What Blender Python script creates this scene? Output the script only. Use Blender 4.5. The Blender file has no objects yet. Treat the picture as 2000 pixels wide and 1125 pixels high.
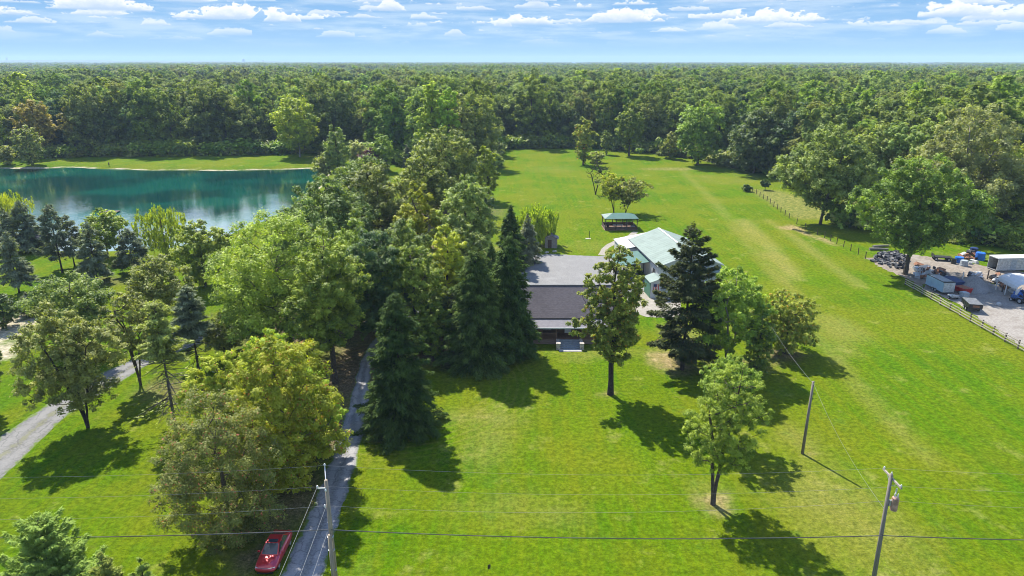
import bpy, math, random
import numpy as np
from mathutils import Vector, Matrix
from mathutils.geometry import tessellate_polygon

scene = bpy.context.scene
COL = scene.collection
HC, PITCH, FPX = 40.0, math.radians(18.33), 1333.0
SP, CP = math.sin(PITCH), math.cos(PITCH)

# ------------------------------------------------------------------ camera
cam = bpy.data.cameras.new('camera'); cam.sensor_width = 36; cam.lens = FPX/2000*36
cam.clip_start = .5; cam.clip_end = 40000
cam_o = bpy.data.objects.new('camera', cam); COL.objects.link(cam_o)
cam_o.location = (0, 0, HC); cam_o.rotation_euler = (math.pi/2-PITCH, 0, 0)
scene.camera = cam_o

# ------------------------------------------------------------------ light
SUN_EL, SUN_AZ = math.radians(51.0), math.radians(-28.5)      # azimuth from +Y towards +X
to_sun = Vector((math.sin(SUN_AZ)*math.cos(SUN_EL), math.cos(SUN_AZ)*math.cos(SUN_EL), math.sin(SUN_EL)))
sl = bpy.data.lights.new('sun', 'SUN'); sl.energy = 5.0; sl.angle = math.radians(.6); sl.color = (1, .95, .86)
so = bpy.data.objects.new('sun', sl); COL.objects.link(so)
so.rotation_euler = (-to_sun).to_track_quat('-Z', 'Y').to_euler(); so.location = (-60, 110, 200)
scene.view_settings.view_transform = 'Standard'; scene.view_settings.look = 'None'
scene.view_settings.gamma = 1; scene.view_settings.use_curve_mapping = False
scene.view_settings.exposure = 1.22

scene.cycles.use_adaptive_sampling = False
scene.cycles.filter_width = 1.0
scene.cycles.use_denoising = True
scene.cycles.sampling_pattern = 'BLUE_NOISE'
scene.cycles.sample_clamp_indirect = 3.0
scene.cycles.max_bounces = 8

class NT:
    """small helper for node trees"""
    def __init__(s, tree): s.t = tree; s.n = tree.nodes; s.l = tree.links
    def node(s, typ, ins=None, **kw):
        n = s.n.new(typ)
        for k, v in kw.items(): setattr(n, k, v)
        for k, v in (ins or {}).items():
            sock = n.inputs[k]
            if isinstance(v, bpy.types.NodeSocket): s.l.new(v, sock)
            elif isinstance(v, bpy.types.Node): s.l.new(v.outputs[0], sock)
            else: sock.default_value = v
        return n
    def math(s, op, a, b=0.0, c=None, clamp=False):
        ins = {0: a, 1: b}
        if c is not None: ins[2] = c
        return s.node('ShaderNodeMath', ins, operation=op, use_clamp=clamp).outputs[0]
    def mix(s, f, a, b, blend='MIX'):
        n = s.node('ShaderNodeMix', data_type='RGBA', blend_type=blend)
        for i, v in ((0, f), (6, a), (7, b)):
            if isinstance(v, bpy.types.NodeSocket): s.l.new(v, n.inputs[i])
            else: n.inputs[i].default_value = v if i == 0 else (tuple(v)+(1,))[:4]
        return n.outputs[2]
    def noise(s, vec, scale, detail=3, rough=.55, dim='3D', out=0):
        n = s.node('ShaderNodeTexNoise', {'Scale': scale, 'Detail': detail, 'Roughness': rough}, noise_dimensions=dim)
        if vec is not None: s.l.new(vec, n.inputs['Vector'])
        return n.outputs[out]
    def ramp(s, f, lo, hi, a=0.0, b=1.0, smooth=True):
        n = s.node('ShaderNodeMapRange', {0: f, 1: lo, 2: hi, 3: a, 4: b}, interpolation_type='SMOOTHSTEP' if smooth else 'LINEAR')
        return n.outputs[0]
    def scale(s, vec, v): return s.node('ShaderNodeVectorMath', {0: vec, 1: v}, operation='MULTIPLY').outputs[0]

# ------------------------------------------------------------------ sky
world = bpy.data.worlds.new('World'); scene.world = world; world.use_nodes = True
w = NT(world.node_tree); w.n.clear()
sky = w.node('ShaderNodeTexSky', sky_type='NISHITA', sun_disc=False, sun_elevation=SUN_EL, sun_rotation=SUN_AZ % (2*math.pi),
             altitude=200, air_density=1.0, dust_density=.15, ozone_density=2.5)
skyc = w.node('ShaderNodeHueSaturation', {'Saturation': 1.2, 'Value': 1.0, 'Color': sky.outputs[0]}).outputs[0]
skyc = w.mix(1.0, skyc, (.80, .95, 1.08), 'MULTIPLY')
tc = w.node('ShaderNodeTexCoord').outputs['Generated']
sep = w.node('ShaderNodeSeparateXYZ', {0: tc})
zc = w.math('MAXIMUM', sep.outputs[2], 0.0)
# the paler, hazier air low down, the same all round
low = w.node('ShaderNodeValToRGB', {0: w.math('MULTIPLY', zc, 5.0)}); cr_ = low.color_ramp; cr_.interpolation = 'EASE'
for pos, col in ((0.0, (1.00, 1.75, 2.60)), (.14, (.55, 1.50, 2.54)), (.36, (.10, 1.10, 2.42)), (1.0, (.12, .85, 2.2))):
    e_ = cr_.elements[0] if pos == 0 else (cr_.elements[1] if pos == 1.0 else cr_.elements.new(pos))
    e_.position = pos; e_.color = tuple(x/10 for x in col)+(1,)
skyc = w.mix(w.ramp(zc, .10, .40), w.mix(1.0, low.outputs[0], (10, 10, 10), 'MULTIPLY'), skyc)
# cumulus: flat grey bases, white billowing tops, smaller and fainter towards the horizon; open cloud fields overhead
az = w.math('ARCTAN2', sep.outputs[0], sep.outputs[1])
bil = w.math('SUBTRACT', w.noise(w.scale(tc, (60, 60, 110)), 1.0, 6.0, .62), .5)
bil2 = w.math('SUBTRACT', w.noise(w.scale(tc, (24, 24, 60)), 1.0, 2.0, .5), .5)
def cumulus(ka, kz, ox, oz, few):
    p = w.node('ShaderNodeCombineXYZ', {0: w.math('MULTIPLY_ADD', az, ka, ox), 1: w.math('MULTIPLY_ADD', zc, kz, oz)}).outputs[0]
    vo = w.node('ShaderNodeTexVoronoi', {'Vector': p, 'Scale': 1.0, 'Randomness': .8}, voronoi_dimensions='2D', feature='F1')
    loc = w.node('ShaderNodeSeparateXYZ', {0: w.node('ShaderNodeVectorMath', {0: p, 1: vo.outputs['Position']}, operation='SUBTRACT').outputs[0]})
    rnd = w.node('ShaderNodeSeparateColor', {0: vo.outputs['Color']})
    lx = w.math('MULTIPLY_ADD', bil2, .45, loc.outputs[0]); ly = w.math('ADD', loc.outputs[1], .36)
    half = w.ramp(rnd.outputs[0], 0, 1, .20, .62, False)
    hgt = w.math('MULTIPLY', w.ramp(rnd.outputs[1], 0, 1, .36, .85, False), w.ramp(rnd.outputs[2], few, few+.12))
    xr = w.math('DIVIDE', lx, half); dome = w.math('MAXIMUM', w.math('SUBTRACT', 1.0, w.math('MULTIPLY', xr, xr)), -.6)
    top = w.math('ADD', w.math('MULTIPLY', hgt, dome), w.math('MULTIPLY', bil, 1.5))
    lyb = w.math('MULTIPLY_ADD', bil, .16, ly)
    m = w.math('MULTIPLY', w.ramp(w.math('SUBTRACT', top, ly), .0, .10), w.ramp(lyb, -.05, .07))
    return m, w.ramp(w.math('DIVIDE', ly, w.math('MAXIMUM', top, .08)), -.02, .75)
lay = [cumulus(7.4, 34.0, .3, .35, .30), cumulus(10.0, 50.0, 3.7, 7.15, .38), cumulus(15.0, 84.0, 9.2, 3.6, .35)]
lay = [(w.math('MULTIPLY', lay[0][0], w.ramp(zc, .044, .054)), lay[0][1]), (w.math('MULTIPLY', lay[1][0], w.ramp(zc, .038, .050, 0, .9)), lay[1][1]), (w.math('MULTIPLY', lay[2][0], w.math('MULTIPLY', w.ramp(zc, .020, .044), .62)), lay[2][1])]
zz = w.math('ADD', zc, .12)
plan = w.node('ShaderNodeCombineXYZ', {0: w.math('DIVIDE', sep.outputs[0], zz), 1: w.math('DIVIDE', sep.outputs[1], zz), 2: 8.3}).outputs[0]
high = w.noise(plan, 2.2, 8.0, .56); hi_cover = w.math('MULTIPLY', w.ramp(high, .50, .60), w.ramp(zc, .24, .38))
veil = w.math('MULTIPLY', w.ramp(w.noise(w.scale(tc, (10, 10, 90)), 1.0, 6.0, .6),   .38, .66), w.math('MULTIPLY', w.ramp(zc, .012, .04), .42))
veil = w.math('MULTIPLY', veil, w.ramp(zc, .30, .16))
skyc = w.mix(veil, skyc, (2.50, 2.82, 3.05))
low_sky = w.ramp(zc, .40, .24)
for m, sh in reversed(lay):
    skyc = w.mix(w.math('MULTIPLY', m, low_sky), skyc, w.mix(sh, (1.54, 2.01, 2.62), (2.99, 3.05, 3.12)))
skyc = w.mix(hi_cover, skyc, w.mix(w.ramp(high, .60, .74), (2.99, 3.05, 3.12), (1.80, 2.20, 2.69)))
bg = w.node('ShaderNodeBackground', {'Color': skyc, 'Strength': .15})
w.node('ShaderNodeOutputWorld', {0: bg.outputs[0]})

# ------------------------------------------------------------------ photograph pixels (2000 x 1125) to places on the land
def ray_k(py):
    v = py-562.5
    return (HC_F*SP+v*CP)/(HC_F*CP-v*SP)
HC_F = FPX
def G(px, py, z=0.0):
    y = (HC-z)/ray_k(py)
    return Vector(((px-1000)/FPX*(y*CP+(HC-z)*SP), y, z))
def depth(p): return p[1]*CP+(HC-p[2])*SP
def ztop(Y, py): return HC-Y*ray_k(py)
def tag(o, label=None, cat=None, group=None, kind=None):
    for k, v in (('label', label), ('category', cat), ('group', group), ('kind', kind)):
        if v: o[k] = v
    return o
def empty(name, loc, rz=0.0, label=None, cat=None, group=None):
    o = bpy.data.objects.new(name, None); COL.objects.link(o); o.location = loc; o.rotation_euler = (0, 0, rz); o.empty_display_size = .3
    return tag(o, label, cat, group)
def mobj(name, me, parent=None, loc=(0, 0, 0), rz=0.0):
    o = bpy.data.objects.new(name, me); COL.objects.link(o); o.location = loc; o.rotation_euler = (0, 0, rz)
    if parent: o.parent = parent
    return o
def copy_tree(o, parent=None):
    c = o.copy(); COL.objects.link(c)
    if parent: c.parent = parent
    for ch in list(o.children): copy_tree(ch, c)
    return c
def raw_mesh(name, V, F, mat, tint=None, smooth=False):
    """V (n,3), F (m,k) arrays"""
    me = bpy.data.meshes.new(name); V = np.asarray(V, np.float32); F = np.asarray(F, np.int32); m, k = F.shape
    me.vertices.add(len(V)); me.vertices.foreach_set('co', V.ravel())
    me.loops.add(m*k); me.loops.foreach_set('vertex_index', F.ravel())
    me.polygons.add(m); me.polygons.foreach_set('loop_start', np.arange(m, dtype=np.int32)*k)
    if smooth: me.polygons.foreach_set('use_smooth', np.ones(m, bool))
    if tint is not None:
        a = me.attributes.new('tint', 'FLOAT', 'FACE'); a.data.foreach_set('value', np.asarray(tint, np.float32))
    me.materials.append(mat); me.update(calc_edges=True)
    return me

class MB:
    """collects shapes, links them as ONE mesh object"""
    def __init__(s): s.v = []; s.f = []
    def add(s, vs, fs, M=None):
        b = len(s.v); s.v += [tuple(M @ Vector(v)) if M else tuple(v) for v in vs]; s.f += [tuple(b+i for i in f) for f in fs]; return s
    def box(s, c, d, rz=0.0, M=None, taper=1.0):
        x, y, z = d[0]/2, d[1]/2, d[2]/2
        T = Matrix.Translation(c) @ Matrix.Rotation(rz, 4, 'Z') if M is None else M
        t = taper
        vs = [(-x, -y, -z), (x, -y, -z), (x, y, -z), (-x, y, -z), (-x*t, -y*t, z), (x*t, -y*t, z), (x*t, y*t, z), (-x*t, y*t, z)]
        return s.add(vs, [(3, 2, 1, 0), (4, 5, 6, 7), (0, 1, 5, 4), (1, 2, 6, 5), (2, 3, 7, 6), (3, 0, 4, 7)], T)
    def bar(s, a, b, w, h=None):
        """square bar from a to b"""
        a, b = Vector(a), Vector(b); d = b-a; q = d.to_track_quat('Z', 'Y').to_matrix().to_4x4()
        return s.box(None, (w, h or w, d.length), M=Matrix.Translation((a+b)/2) @ q)
    def tube(s, pts, r, n=8, cap=True):
        pts = [Vector(p) for p in pts]; rs = r if isinstance(r, (list, tuple)) else [r]*len(pts); b = len(s.v)
        for i, p in enumerate(pts):
            d = (pts[min(i+1, len(pts)-1)]-pts[max(i-1, 0)]).normalized()
            u = d.orthogonal().normalized() if abs(d.z) > .95 else d.cross(Vector((0, 0, 1))).normalized(); vv = d.cross(u)
            for k in range(n):
                a = 2*math.pi*k/n; s.v.append(tuple(p+rs[i]*(math.cos(a)*u+math.sin(a)*vv)))
        for i in range(len(pts)-1):
            for k in range(n):
                k2 = (k+1) % n; s.f.append((b+i*n+k, b+i*n+k2, b+(i+1)*n+k2, b+(i+1)*n+k))
        if cap:
            s.f.append(tuple(b+k for k in reversed(range(n)))); s.f.append(tuple(b+(len(pts)-1)*n+k for k in range(n)))
        return s
    def slab(s, pts, t):
        """thick sheet: pts counter-clockwise seen from outside, thickness t inwards"""
        P = [Vector(p) for p in pts]; nrm = (P[1]-P[0]).cross(P[2]-P[0]).normalized(); n = len(P)
        vs = P+[p-nrm*t for p in P]
        fs = [tuple(range(n)), tuple(reversed(range(n, 2*n)))]+[(i, i+n, (i+1) % n+n, (i+1) % n) for i in range(n)]
        return s.add(vs, fs)
    def extrude(s, prof, axis_pts):
        """closed profile lofted through a list of rings"""
        b = len(s.v); n = len(axis_pts[0])
        for ring in axis_pts: s.v += [tuple(p) for p in ring]
        for i in range(len(axis_pts)-1):
            for k in range(n):
                k2 = (k+1) % n; s.f.append((b+i*n+k, b+i*n+k2, b+(i+1)*n+k2, b+(i+1)*n+k))
        s.f.append(tuple(b+k for k in reversed(range(n)))); s.f.append(tuple(b+(len(axis_pts)-1)*n+k for k in range(n)))
        return s
    def mesh(s, name, mat, smooth=False, bevel=0):
        me = bpy.data.meshes.new(name); me.from_pydata(s.v, [], s.f); me.materials.append(mat)
        if smooth: me.polygons.foreach_set('use_smooth', np.ones(len(me.polygons), bool))
        me.update(); return me
    def build(s, name, mat, parent=None, smooth=False, loc=(0, 0, 0), rz=0.0, bevel=0):
        o = mobj(name, s.mesh(name, mat, smooth), parent, loc, rz)
        if bevel:
            m = o.modifiers.new('edge', 'BEVEL'); m.width = bevel; m.segments = 2; m.limit_method = 'ANGLE'
        return o
# ------------------------------------------------------------------ materials
def new_mat(name):
    m = bpy.data.materials.new(name); m.use_nodes = True; t = NT(m.node_tree); t.n.clear()
    out = t.node('ShaderNodeOutputMaterial'); return m, t, out
def solid(name, col, rough=.6, var=.15, scale=3.0, metal=0.0, spec=.4, bump=0.0, coat=0.0, streak=None):
    """painted / wooden / metal surface with grain: two tones of noise"""
    m, t, out = new_mat(name); v = t.node('ShaderNodeTexCoord').outputs['Object']
    if streak: v = t.scale(v, streak)
    n = t.noise(v, scale, 5, .6)
    c = t.mix(t.ramp(n, .3, .7), tuple(x*(1-var) for x in col), tuple(min(1, x*(1+var)) for x in col))
    b = t.node('ShaderNodeBsdfPrincipled', {'Base Color': c, 'Roughness': rough, 'Metallic': metal, 'Specular IOR Level': spec, 'Coat Weight': coat})
    if bump: t.l.new(t.node('ShaderNodeBump', {'Strength': bump, 'Distance': .05, 'Height': t.noise(v, scale*4, 4, .6)}).outputs[0], b.inputs['Normal'])
    t.l.new(b.outputs[0], out.inputs[0]); return m
def leaf_mat(name, dark, light, autumn=None, trans=.42, rough=.58, spec=.26, varobj=.12):
    """leaf: each leaf has its own tint, each copied tree its own cast"""
    m, t, out = new_mat(name)
    a = t.node('ShaderNodeAttribute', attribute_name='tint').outputs['Fac']
    r = t.node('ShaderNodeObjectInfo').outputs['Random']
    c = t.mix(a, dark, light)
    if autumn: c = t.mix(t.ramp(a, .86, .97), c, autumn)
    hs = t.node('ShaderNodeHueSaturation', {'Hue': t.ramp(r, 0, 1, .5-varobj*.22, .5+varobj*.10, False), 'Value': t.ramp(t.math('FRACT', t.math('MULTIPLY', r, 7.31)), 0, 1, 1-varobj*1.6, 1+varobj*1.6, False), 'Color': c}).outputs[0]
    b = t.node('ShaderNodeBsdfPrincipled', {'Base Color': hs, 'Roughness': rough, 'Specular IOR Level': spec})
    tr = t.node('ShaderNodeBsdfTranslucent', {'Color': t.mix(1.0, hs, (1.35, 1.4, .5), 'MULTIPLY')})
    mx = t.node('ShaderNodeMixShader', {0: trans, 1: b.outputs[0], 2: tr.outputs[0]})
    t.l.new(mx.outputs[0], out.inputs[0]); return m

L = {
 'oak':    leaf_mat('leaf_oak', (0.059, 0.108, 0.023), (0.365, 0.440, 0.104), trans=0.40),
 'green':  leaf_mat('leaf_green', (0.063, 0.127, 0.013), (0.353, 0.457, 0.057), trans=0.40),
 'dark':   leaf_mat('leaf_dark', (0.030, 0.073, 0.021), (0.171, 0.237, 0.067), trans=0.40),
 'olive':  leaf_mat('leaf_olive', (0.097, 0.127, 0.030), (0.388, 0.435, 0.104), trans=0.40),
 'yellow': leaf_mat('leaf_yellow', (0.188, 0.262, 0.021), (0.500, 0.524, 0.038), trans=0.40, spec=.2),
 'gold':   leaf_mat('leaf_gold', (0.137, 0.138, 0.019), (0.388, 0.352, 0.052), trans=0.40, spec=.2),
 'bright': leaf_mat('leaf_bright', (0.080, 0.154, 0.015), (0.365, 0.462, 0.057), trans=0.40, spec=.2),
 'lime':   leaf_mat('leaf_lime', (0.125, 0.220, 0.017), (0.388, 0.506, 0.057), trans=0.45, spec=.2),
 'poplar': leaf_mat('leaf_poplar', (.150, .260, .018), (.440, .580, .070), trans=0.45, spec=.15),
 'sumac':  leaf_mat('leaf_sumac', (.165, .250, .014), (.450, .520, .050), autumn=(0.405, 0.203, 0.041), trans=0.40, spec=.2),
 'crab':   leaf_mat('leaf_crab', (0.091, 0.119, 0.027), (0.251, 0.286, 0.067), autumn=(0.397, 0.151, 0.086), trans=0.40, spec=.2),
 'rust':   leaf_mat('leaf_rust', (0.108, 0.149, 0.019), (0.376, 0.407, 0.057), autumn=(0.459, 0.221, 0.035), trans=0.40, spec=.2),
 'grey':   leaf_mat('leaf_grey', (0.120, 0.138, 0.048), (0.388, 0.418, 0.142), trans=0.40),
 'purple': leaf_mat('leaf_purple', (0.073, 0.026, 0.048), (0.183, 0.083, 0.110), trans=0.40),
 'spruce': leaf_mat('needle_spruce', (.024, .052, .011), (.110, .165, .032), trans=0.25, rough=.7, spec=.08),
 'pine':   leaf_mat('needle_pine', (.075, .100, .055), (.215, .240, .135), trans=0.25, rough=.7, spec=.08),
 'blue':   leaf_mat('needle_blue', (.085, .108, .058), (.240, .268, .158), trans=0.25, rough=.7, spec=.08),
 'drab':   leaf_mat('needle_drab', (.026, .042, .018), (.105, .125, .042), autumn=(0.163, 0.122, 0.033), trans=0.25, rough=.7, spec=.08),
 'ypine':  leaf_mat('needle_young', (.110, .190, .030), (.330, .420, .090), trans=0.30, rough=.7, spec=.08),
}
L.update({
 'oak_far':   leaf_mat('leaf_oak_far', (0.057, 0.101, 0.021), (0.308, 0.369, 0.090), trans=.40, spec=.12, rough=.75),
 'green_far': leaf_mat('leaf_green_far', (0.057, 0.116, 0.013), (0.296, 0.385, 0.052), trans=.40, spec=.12, rough=.75),
 'dark_far':  leaf_mat('leaf_dark_far', (0.025, 0.064, 0.021), (0.125, 0.182, 0.057), trans=.35, spec=.12, rough=.75),
 'olive_far': leaf_mat('leaf_olive_far', (0.085, 0.110, 0.028), (0.296, 0.325, 0.085), trans=.40, spec=.12, rough=.75),
})
def bark(name, a, b):
    m, t, out = new_mat(name); v = t.node('ShaderNodeTexCoord').outputs['Object']
    n = t.noise(t.scale(v, (5, 5, 1.2)), 2.5, 6, .65)
    bs = t.node('ShaderNodeBsdfPrincipled', {'Base Color': t.mix(t.ramp(n, .3, .7), a, b), 'Roughness': .9, 'Specular IOR Level': .1})
    t.l.new(t.node('ShaderNodeBump', {'Strength': .6, 'Distance': .08, 'Height': n}).outputs[0], bs.inputs['Normal'])
    t.l.new(bs.outputs[0], out.inputs[0]); return m
BARK = bark('bark', (.035, .027, .020), (.12, .095, .072))
BARK_D = bark('bark_dark', (.020, .016, .013), (.07, .055, .045))
BARK_P = bark('bark_pale', (.10, .09, .075), (.26, .24, .20))

# grass, with wear read from the land itself (attributes of the ground mesh)
def ground_material():
    m, t, out = new_mat('grass_ground'); P = t.node('ShaderNodeNewGeometry').outputs['Position']
    A = lambda n: t.node('ShaderNodeAttribute', attribute_name=n).outputs['Fac']
    n1 = t.noise(P, .018, 4, .6); n2 = t.noise(P, .11, 5, .65); n3 = t.noise(P, .9, 5, .7); n4 = t.noise(P, 5.0, 3, .7)
    mow = t.noise(t.scale(P, (.55, .02, 1)), 1.0, 3, .6)          # mowing lanes along the field
    c = t.mix(t.ramp(n1, .35, .65), (0.059, 0.128, 0.001), (0.081, 0.142, 0.002))
    c = t.mix(t.ramp(n2, .40, .68), c, (0.043, 0.111, 0.001))
    c = t.mix(t.math('MULTIPLY', t.ramp(mow, .42, .60), .75), c, (0.087, 0.128, 0.002))
    c = t.mix(t.math('MULTIPLY', t.ramp(n3, .45, .75), .55), c, (0.107, 0.148, 0.003))
    c = t.mix(t.math('MULTIPLY', t.ramp(n3, .5, .25), .6), c, (0.036, 0.078, 0.002))
    c = t.mix(t.math('MULTIPLY', t.ramp(n4, .52, .28), .45), c, (0.032, 0.068, 0.001))
    c = t.mix(t.math('MULTIPLY', t.ramp(n4, .55, .75), .35), c, (0.112, 0.161, 0.003))
    br = t.math('MULTIPLY', t.math('SUBTRACT', t.math('ADD', n2, t.math('MULTIPLY', n3, .6)), .8), 1.4)
    def lay(c, name, col, k=1.0, sharp=.22):
        f = t.ramp(t.math('ADD', A(name), t.math('MULTIPLY', br, .5)), .5-sharp, .5+sharp)
        return t.mix(t.math('MULTIPLY', f, k), c, col)
    c = t.mix(t.math('MULTIPLY', t.ramp(t.noise(P, .045, 4, .6), .40, .62), .55), c, (.125, .135, .007))
    spk = t.math('MULTIPLY', t.ramp(t.noise(P, 2.6, 4, .75), .60, .70), t.ramp(t.noise(P, .16, 3, .6), .48, .62)); c = t.mix(t.math('MULTIPLY', spk, .75), c, (.035, .058, .008))
    spl = t.math('MULTIPLY', t.ramp(t.noise(P, 1.7, 5, .75), .60, .72), t.ramp(t.noise(P, .13, 3, .6), .55, .42)); c = t.mix(t.math('MULTIPLY', spl, .6), c, (.235, .215, .085))
    pat = t.ramp(t.noise(P, .21, 6, .7), .56, .70); c = t.mix(t.math('MULTIPLY', pat, .5), c, (.215, .215, .060))
    clo = t.ramp(t.noise(P, .33, 5, .7), .42, .30); c = t.mix(t.math('MULTIPLY', clo, .5), c, (.055, .125, .010))
    dry = t.mix(t.ramp(n4, .35, .65), (.19, .165, .045), (.27, .235, .085))
    c = lay(c, 'dry', dry, .55, .4)
    weed = t.mix(t.ramp(n3, .35, .65), (.08, .10, .022), (.21, .20, .06))
    c = lay(c, 'weed', weed, .9, .3)
    c = lay(c, 'bare', t.mix(t.ramp(n3, .35, .7), (.24, .165, .09), (.36, .27, .17)), .85, .4)
    c = lay(c, 'sand', t.mix(t.ramp(n3, .3, .7), (.25, .22, .16), (.42, .38, .29)), 1.0, .2)
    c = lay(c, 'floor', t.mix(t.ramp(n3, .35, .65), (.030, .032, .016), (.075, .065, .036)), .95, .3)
    c = lay(c, 'litter', t.mix(t.ramp(n4, .35, .65), (.07, .05, .035), (.19, .14, .10)), .9, .35)
    c = t.mix(A('deep'), c, (.02, .10, .09))
    arc = t.node('ShaderNodeVectorMath', {0: P, 1: (-14.5, 80.5, 0)}, operation='DISTANCE').outputs['Value']     # turning circles of the mower
    am = t.math('MULTIPLY', t.ramp(arc, 9, 12.5), t.ramp(arc, 21, 15)); aw = t.math('SINE', t.math('MULTIPLY', t.math('ADD', arc, t.math('MULTIPLY', n2, 1.6)), 5.2))
    c = t.mix(t.math('MULTIPLY', t.math('MULTIPLY', am, t.ramp(aw, .1, .9)), t.math('MULTIPLY', n3, .55)), c, (.17, .17, .04))
    b = t.node('ShaderNodeBsdfPrincipled', {'Base Color': c, 'Roughness': .95, 'Specular IOR Level': .03})
    n5 = t.noise(P, 1.9, 6, .8)
    c2 = t.mix(1.0, c, t.mix(t.ramp(n5, .30, .70), (.52, .56, .45), (1.42, 1.36, 1.30)), 'MULTIPLY'); t.l.new(c2, b.inputs['Base Color'])
    h = t.math('ADD', t.math('MULTIPLY', n3, .5), t.math('MULTIPLY', t.noise(P, 3.2, 5, .75), .8))
    t.l.new(t.node('ShaderNodeBump', {'Strength': .85, 'Distance': .28, 'Height': h}).outputs[0], b.inputs['Normal'])
    t.l.new(b.outputs[0], out.inputs[0]); return m
def gravel_mat(name, a, b, fine=6.0, bump=.4, blot=(.5, .5, .5), bk=.2, lane=None):
    m, t, out = new_mat(name); P = t.node('ShaderNodeNewGeometry').outputs['Position']
    n1 = t.noise(P, fine, 4, .7); n2 = t.noise(P, .35, 5, .65)
    c = t.mix(t.ramp(n1, .3, .7), a, b); c = t.mix(t.math('MULTIPLY', t.ramp(n2, .45, .7), bk), c, blot)
    if lane:                                                        # worn wheel tracks, earth and grass creeping in from the edges
        x = t.node('ShaderNodeAttribute', attribute_name='across').outputs['Fac']; e = t.math('ABSOLUTE', t.math('SUBTRACT', x, .5))
        tr = t.math('ABSOLUTE', t.math('SUBTRACT', e, .24)); wob = t.math('MULTIPLY', t.math('SUBTRACT', t.noise(P, .9, 5, .7), .5), .5)
        c = t.mix(t.math('MULTIPLY', t.ramp(t.math('ADD', tr, wob), .16, .04), .5), c, tuple(min(1, v*1.25) for v in b))
        c = t.mix(t.math('MULTIPLY', t.ramp(t.math('SUBTRACT', e, wob), .10, .0), lane), c, (.13, .13, .06))
        c = t.mix(t.ramp(t.math('ADD', e, wob), .40, .52), c, (.085, .13, .018))
        vo = t.node('ShaderNodeTexVoronoi', {'Vector': t.node('ShaderNodeVectorMath', {0: P, 1: t.node('ShaderNodeVectorMath', {0: t.noise(P, .8, 3, .6, out=1), 1: (1.2, 1.2, 0)}, operation='MULTIPLY').outputs[0]}, operation='ADD').outputs[0], 'Scale': .45}, feature='DISTANCE_TO_EDGE')
        c = t.mix(t.math('MULTIPLY', t.ramp(vo.outputs['Distance'], .03, .0), .45), c, (.05, .05, .05))
    bs = t.node('ShaderNodeBsdfPrincipled', {'Base Color': c, 'Roughness': .9, 'Specular IOR Level': .15})
    t.l.new(t.node('ShaderNodeBump', {'Strength': bump, 'Distance': .06, 'Height': n1}).outputs[0], bs.inputs['Normal'])
    t.l.new(bs.outputs[0], out.inputs[0]); return m
M_GROUND = ground_material()
M_ASPH = gravel_mat('old_asphalt', (0.134, 0.134, 0.139), (0.244, 0.239, 0.235), 5, .3, (0.101, 0.101, 0.101), .5, lane=.15)
M_DRIVE = gravel_mat('drive_gravel', (0.092, 0.090, 0.084), (0.155, 0.151, 0.144), 4, .4, (0.185, 0.181, 0.172), .5, lane=.6)
M_GRAV = gravel_mat('pale_gravel', (0.126, 0.123, 0.119), (0.197, 0.193, 0.186), 4, .4, (0.227, 0.223, 0.214), .5)
M_YARD = gravel_mat('yard_gravel', (0.168, 0.151, 0.130), (0.260, 0.239, 0.210), 3, .4, (0.126, 0.105, 0.084), .65)
M_DIRT = gravel_mat('yard_dirt', (0.118, 0.097, 0.076), (0.227, 0.193, 0.155), 2, .4, (0.302, 0.277, 0.244), .4)
M_CONC = gravel_mat('concrete', (0.185, 0.168, 0.134), (0.252, 0.231, 0.189), 2, .1, (0.319, 0.294, 0.252), .4)
M_GRAVELPILE = gravel_mat('grey_gravel', (.12, .12, .115), (.23, .225, .215), 7, .8, (.3, .29, .28), .4)
def water_material():
    m, t, out = new_mat('pond_water'); P = t.node('ShaderNodeNewGeometry').outputs['Position']
    n = t.noise(P, .035, 3, .5)
    c = t.mix(t.ramp(n, .4, .62), (.001, .028, .025), (.002, .062, .046))
    b = t.node('ShaderNodeBsdfPrincipled', {'Base Color': c, 'Roughness': .05, 'IOR': 1.48, 'Specular IOR Level': .5})
    calm = t.ramp(t.noise(t.scale(P, (1, .6, 1)), .03, 2, .5), .42, .6, .25, 1.0)
    rip = t.math('MULTIPLY', t.math('ADD', t.noise(t.scale(P, (.5, 1.6, 1)), 1.1, 3, .6), t.noise(P, .25, 2, .5)), calm)
    t.l.new(t.node('ShaderNodeBump', {'Strength': .075, 'Distance': .35, 'Height': rip}).outputs[0], b.inputs['Normal'])
    t.l.new(b.outputs[0], out.inputs[0]); return m
M_WATER = water_material()

# ------------------------------------------------------------------ the land
WATER_Z = -1.0
lake_px = [(-500, 322), (-60, 328), (0, 329), (60, 330), (120, 327), (200, 330), (330, 333), (480, 333), (622, 329), (640, 345), (600, 385), (560, 415), (500, 440),
           (440, 462), (330, 485), (220, 492), (90, 488), (0, 480), (-300, 470), (-700, 430)]
lake = np.array([G(x, y, WATER_Z)[:2] for x, y in lake_px])
forest_px = [(-900, 318), (-300, 309), (0, 308), (230, 305), (420, 302), (618, 299), (660, 303), (720, 312), (800, 322), (900, 335), (948, 330), (962, 291), (1020, 289), (1130, 287), (1230, 294), (1330, 303), (1420, 322), (1540, 348),
             (1600, 385), (1680, 420), (1790, 436), (2000, 452), (2600, 470)]
edge = np.array([G(x, y)[:2] for x, y in forest_px])
forest_poly = np.vstack([edge, [[3000, 200], [9400, 3000], [9400, 9400], [-9400, 9400], [-9400, 3000], [-2500, 400]]])
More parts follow.
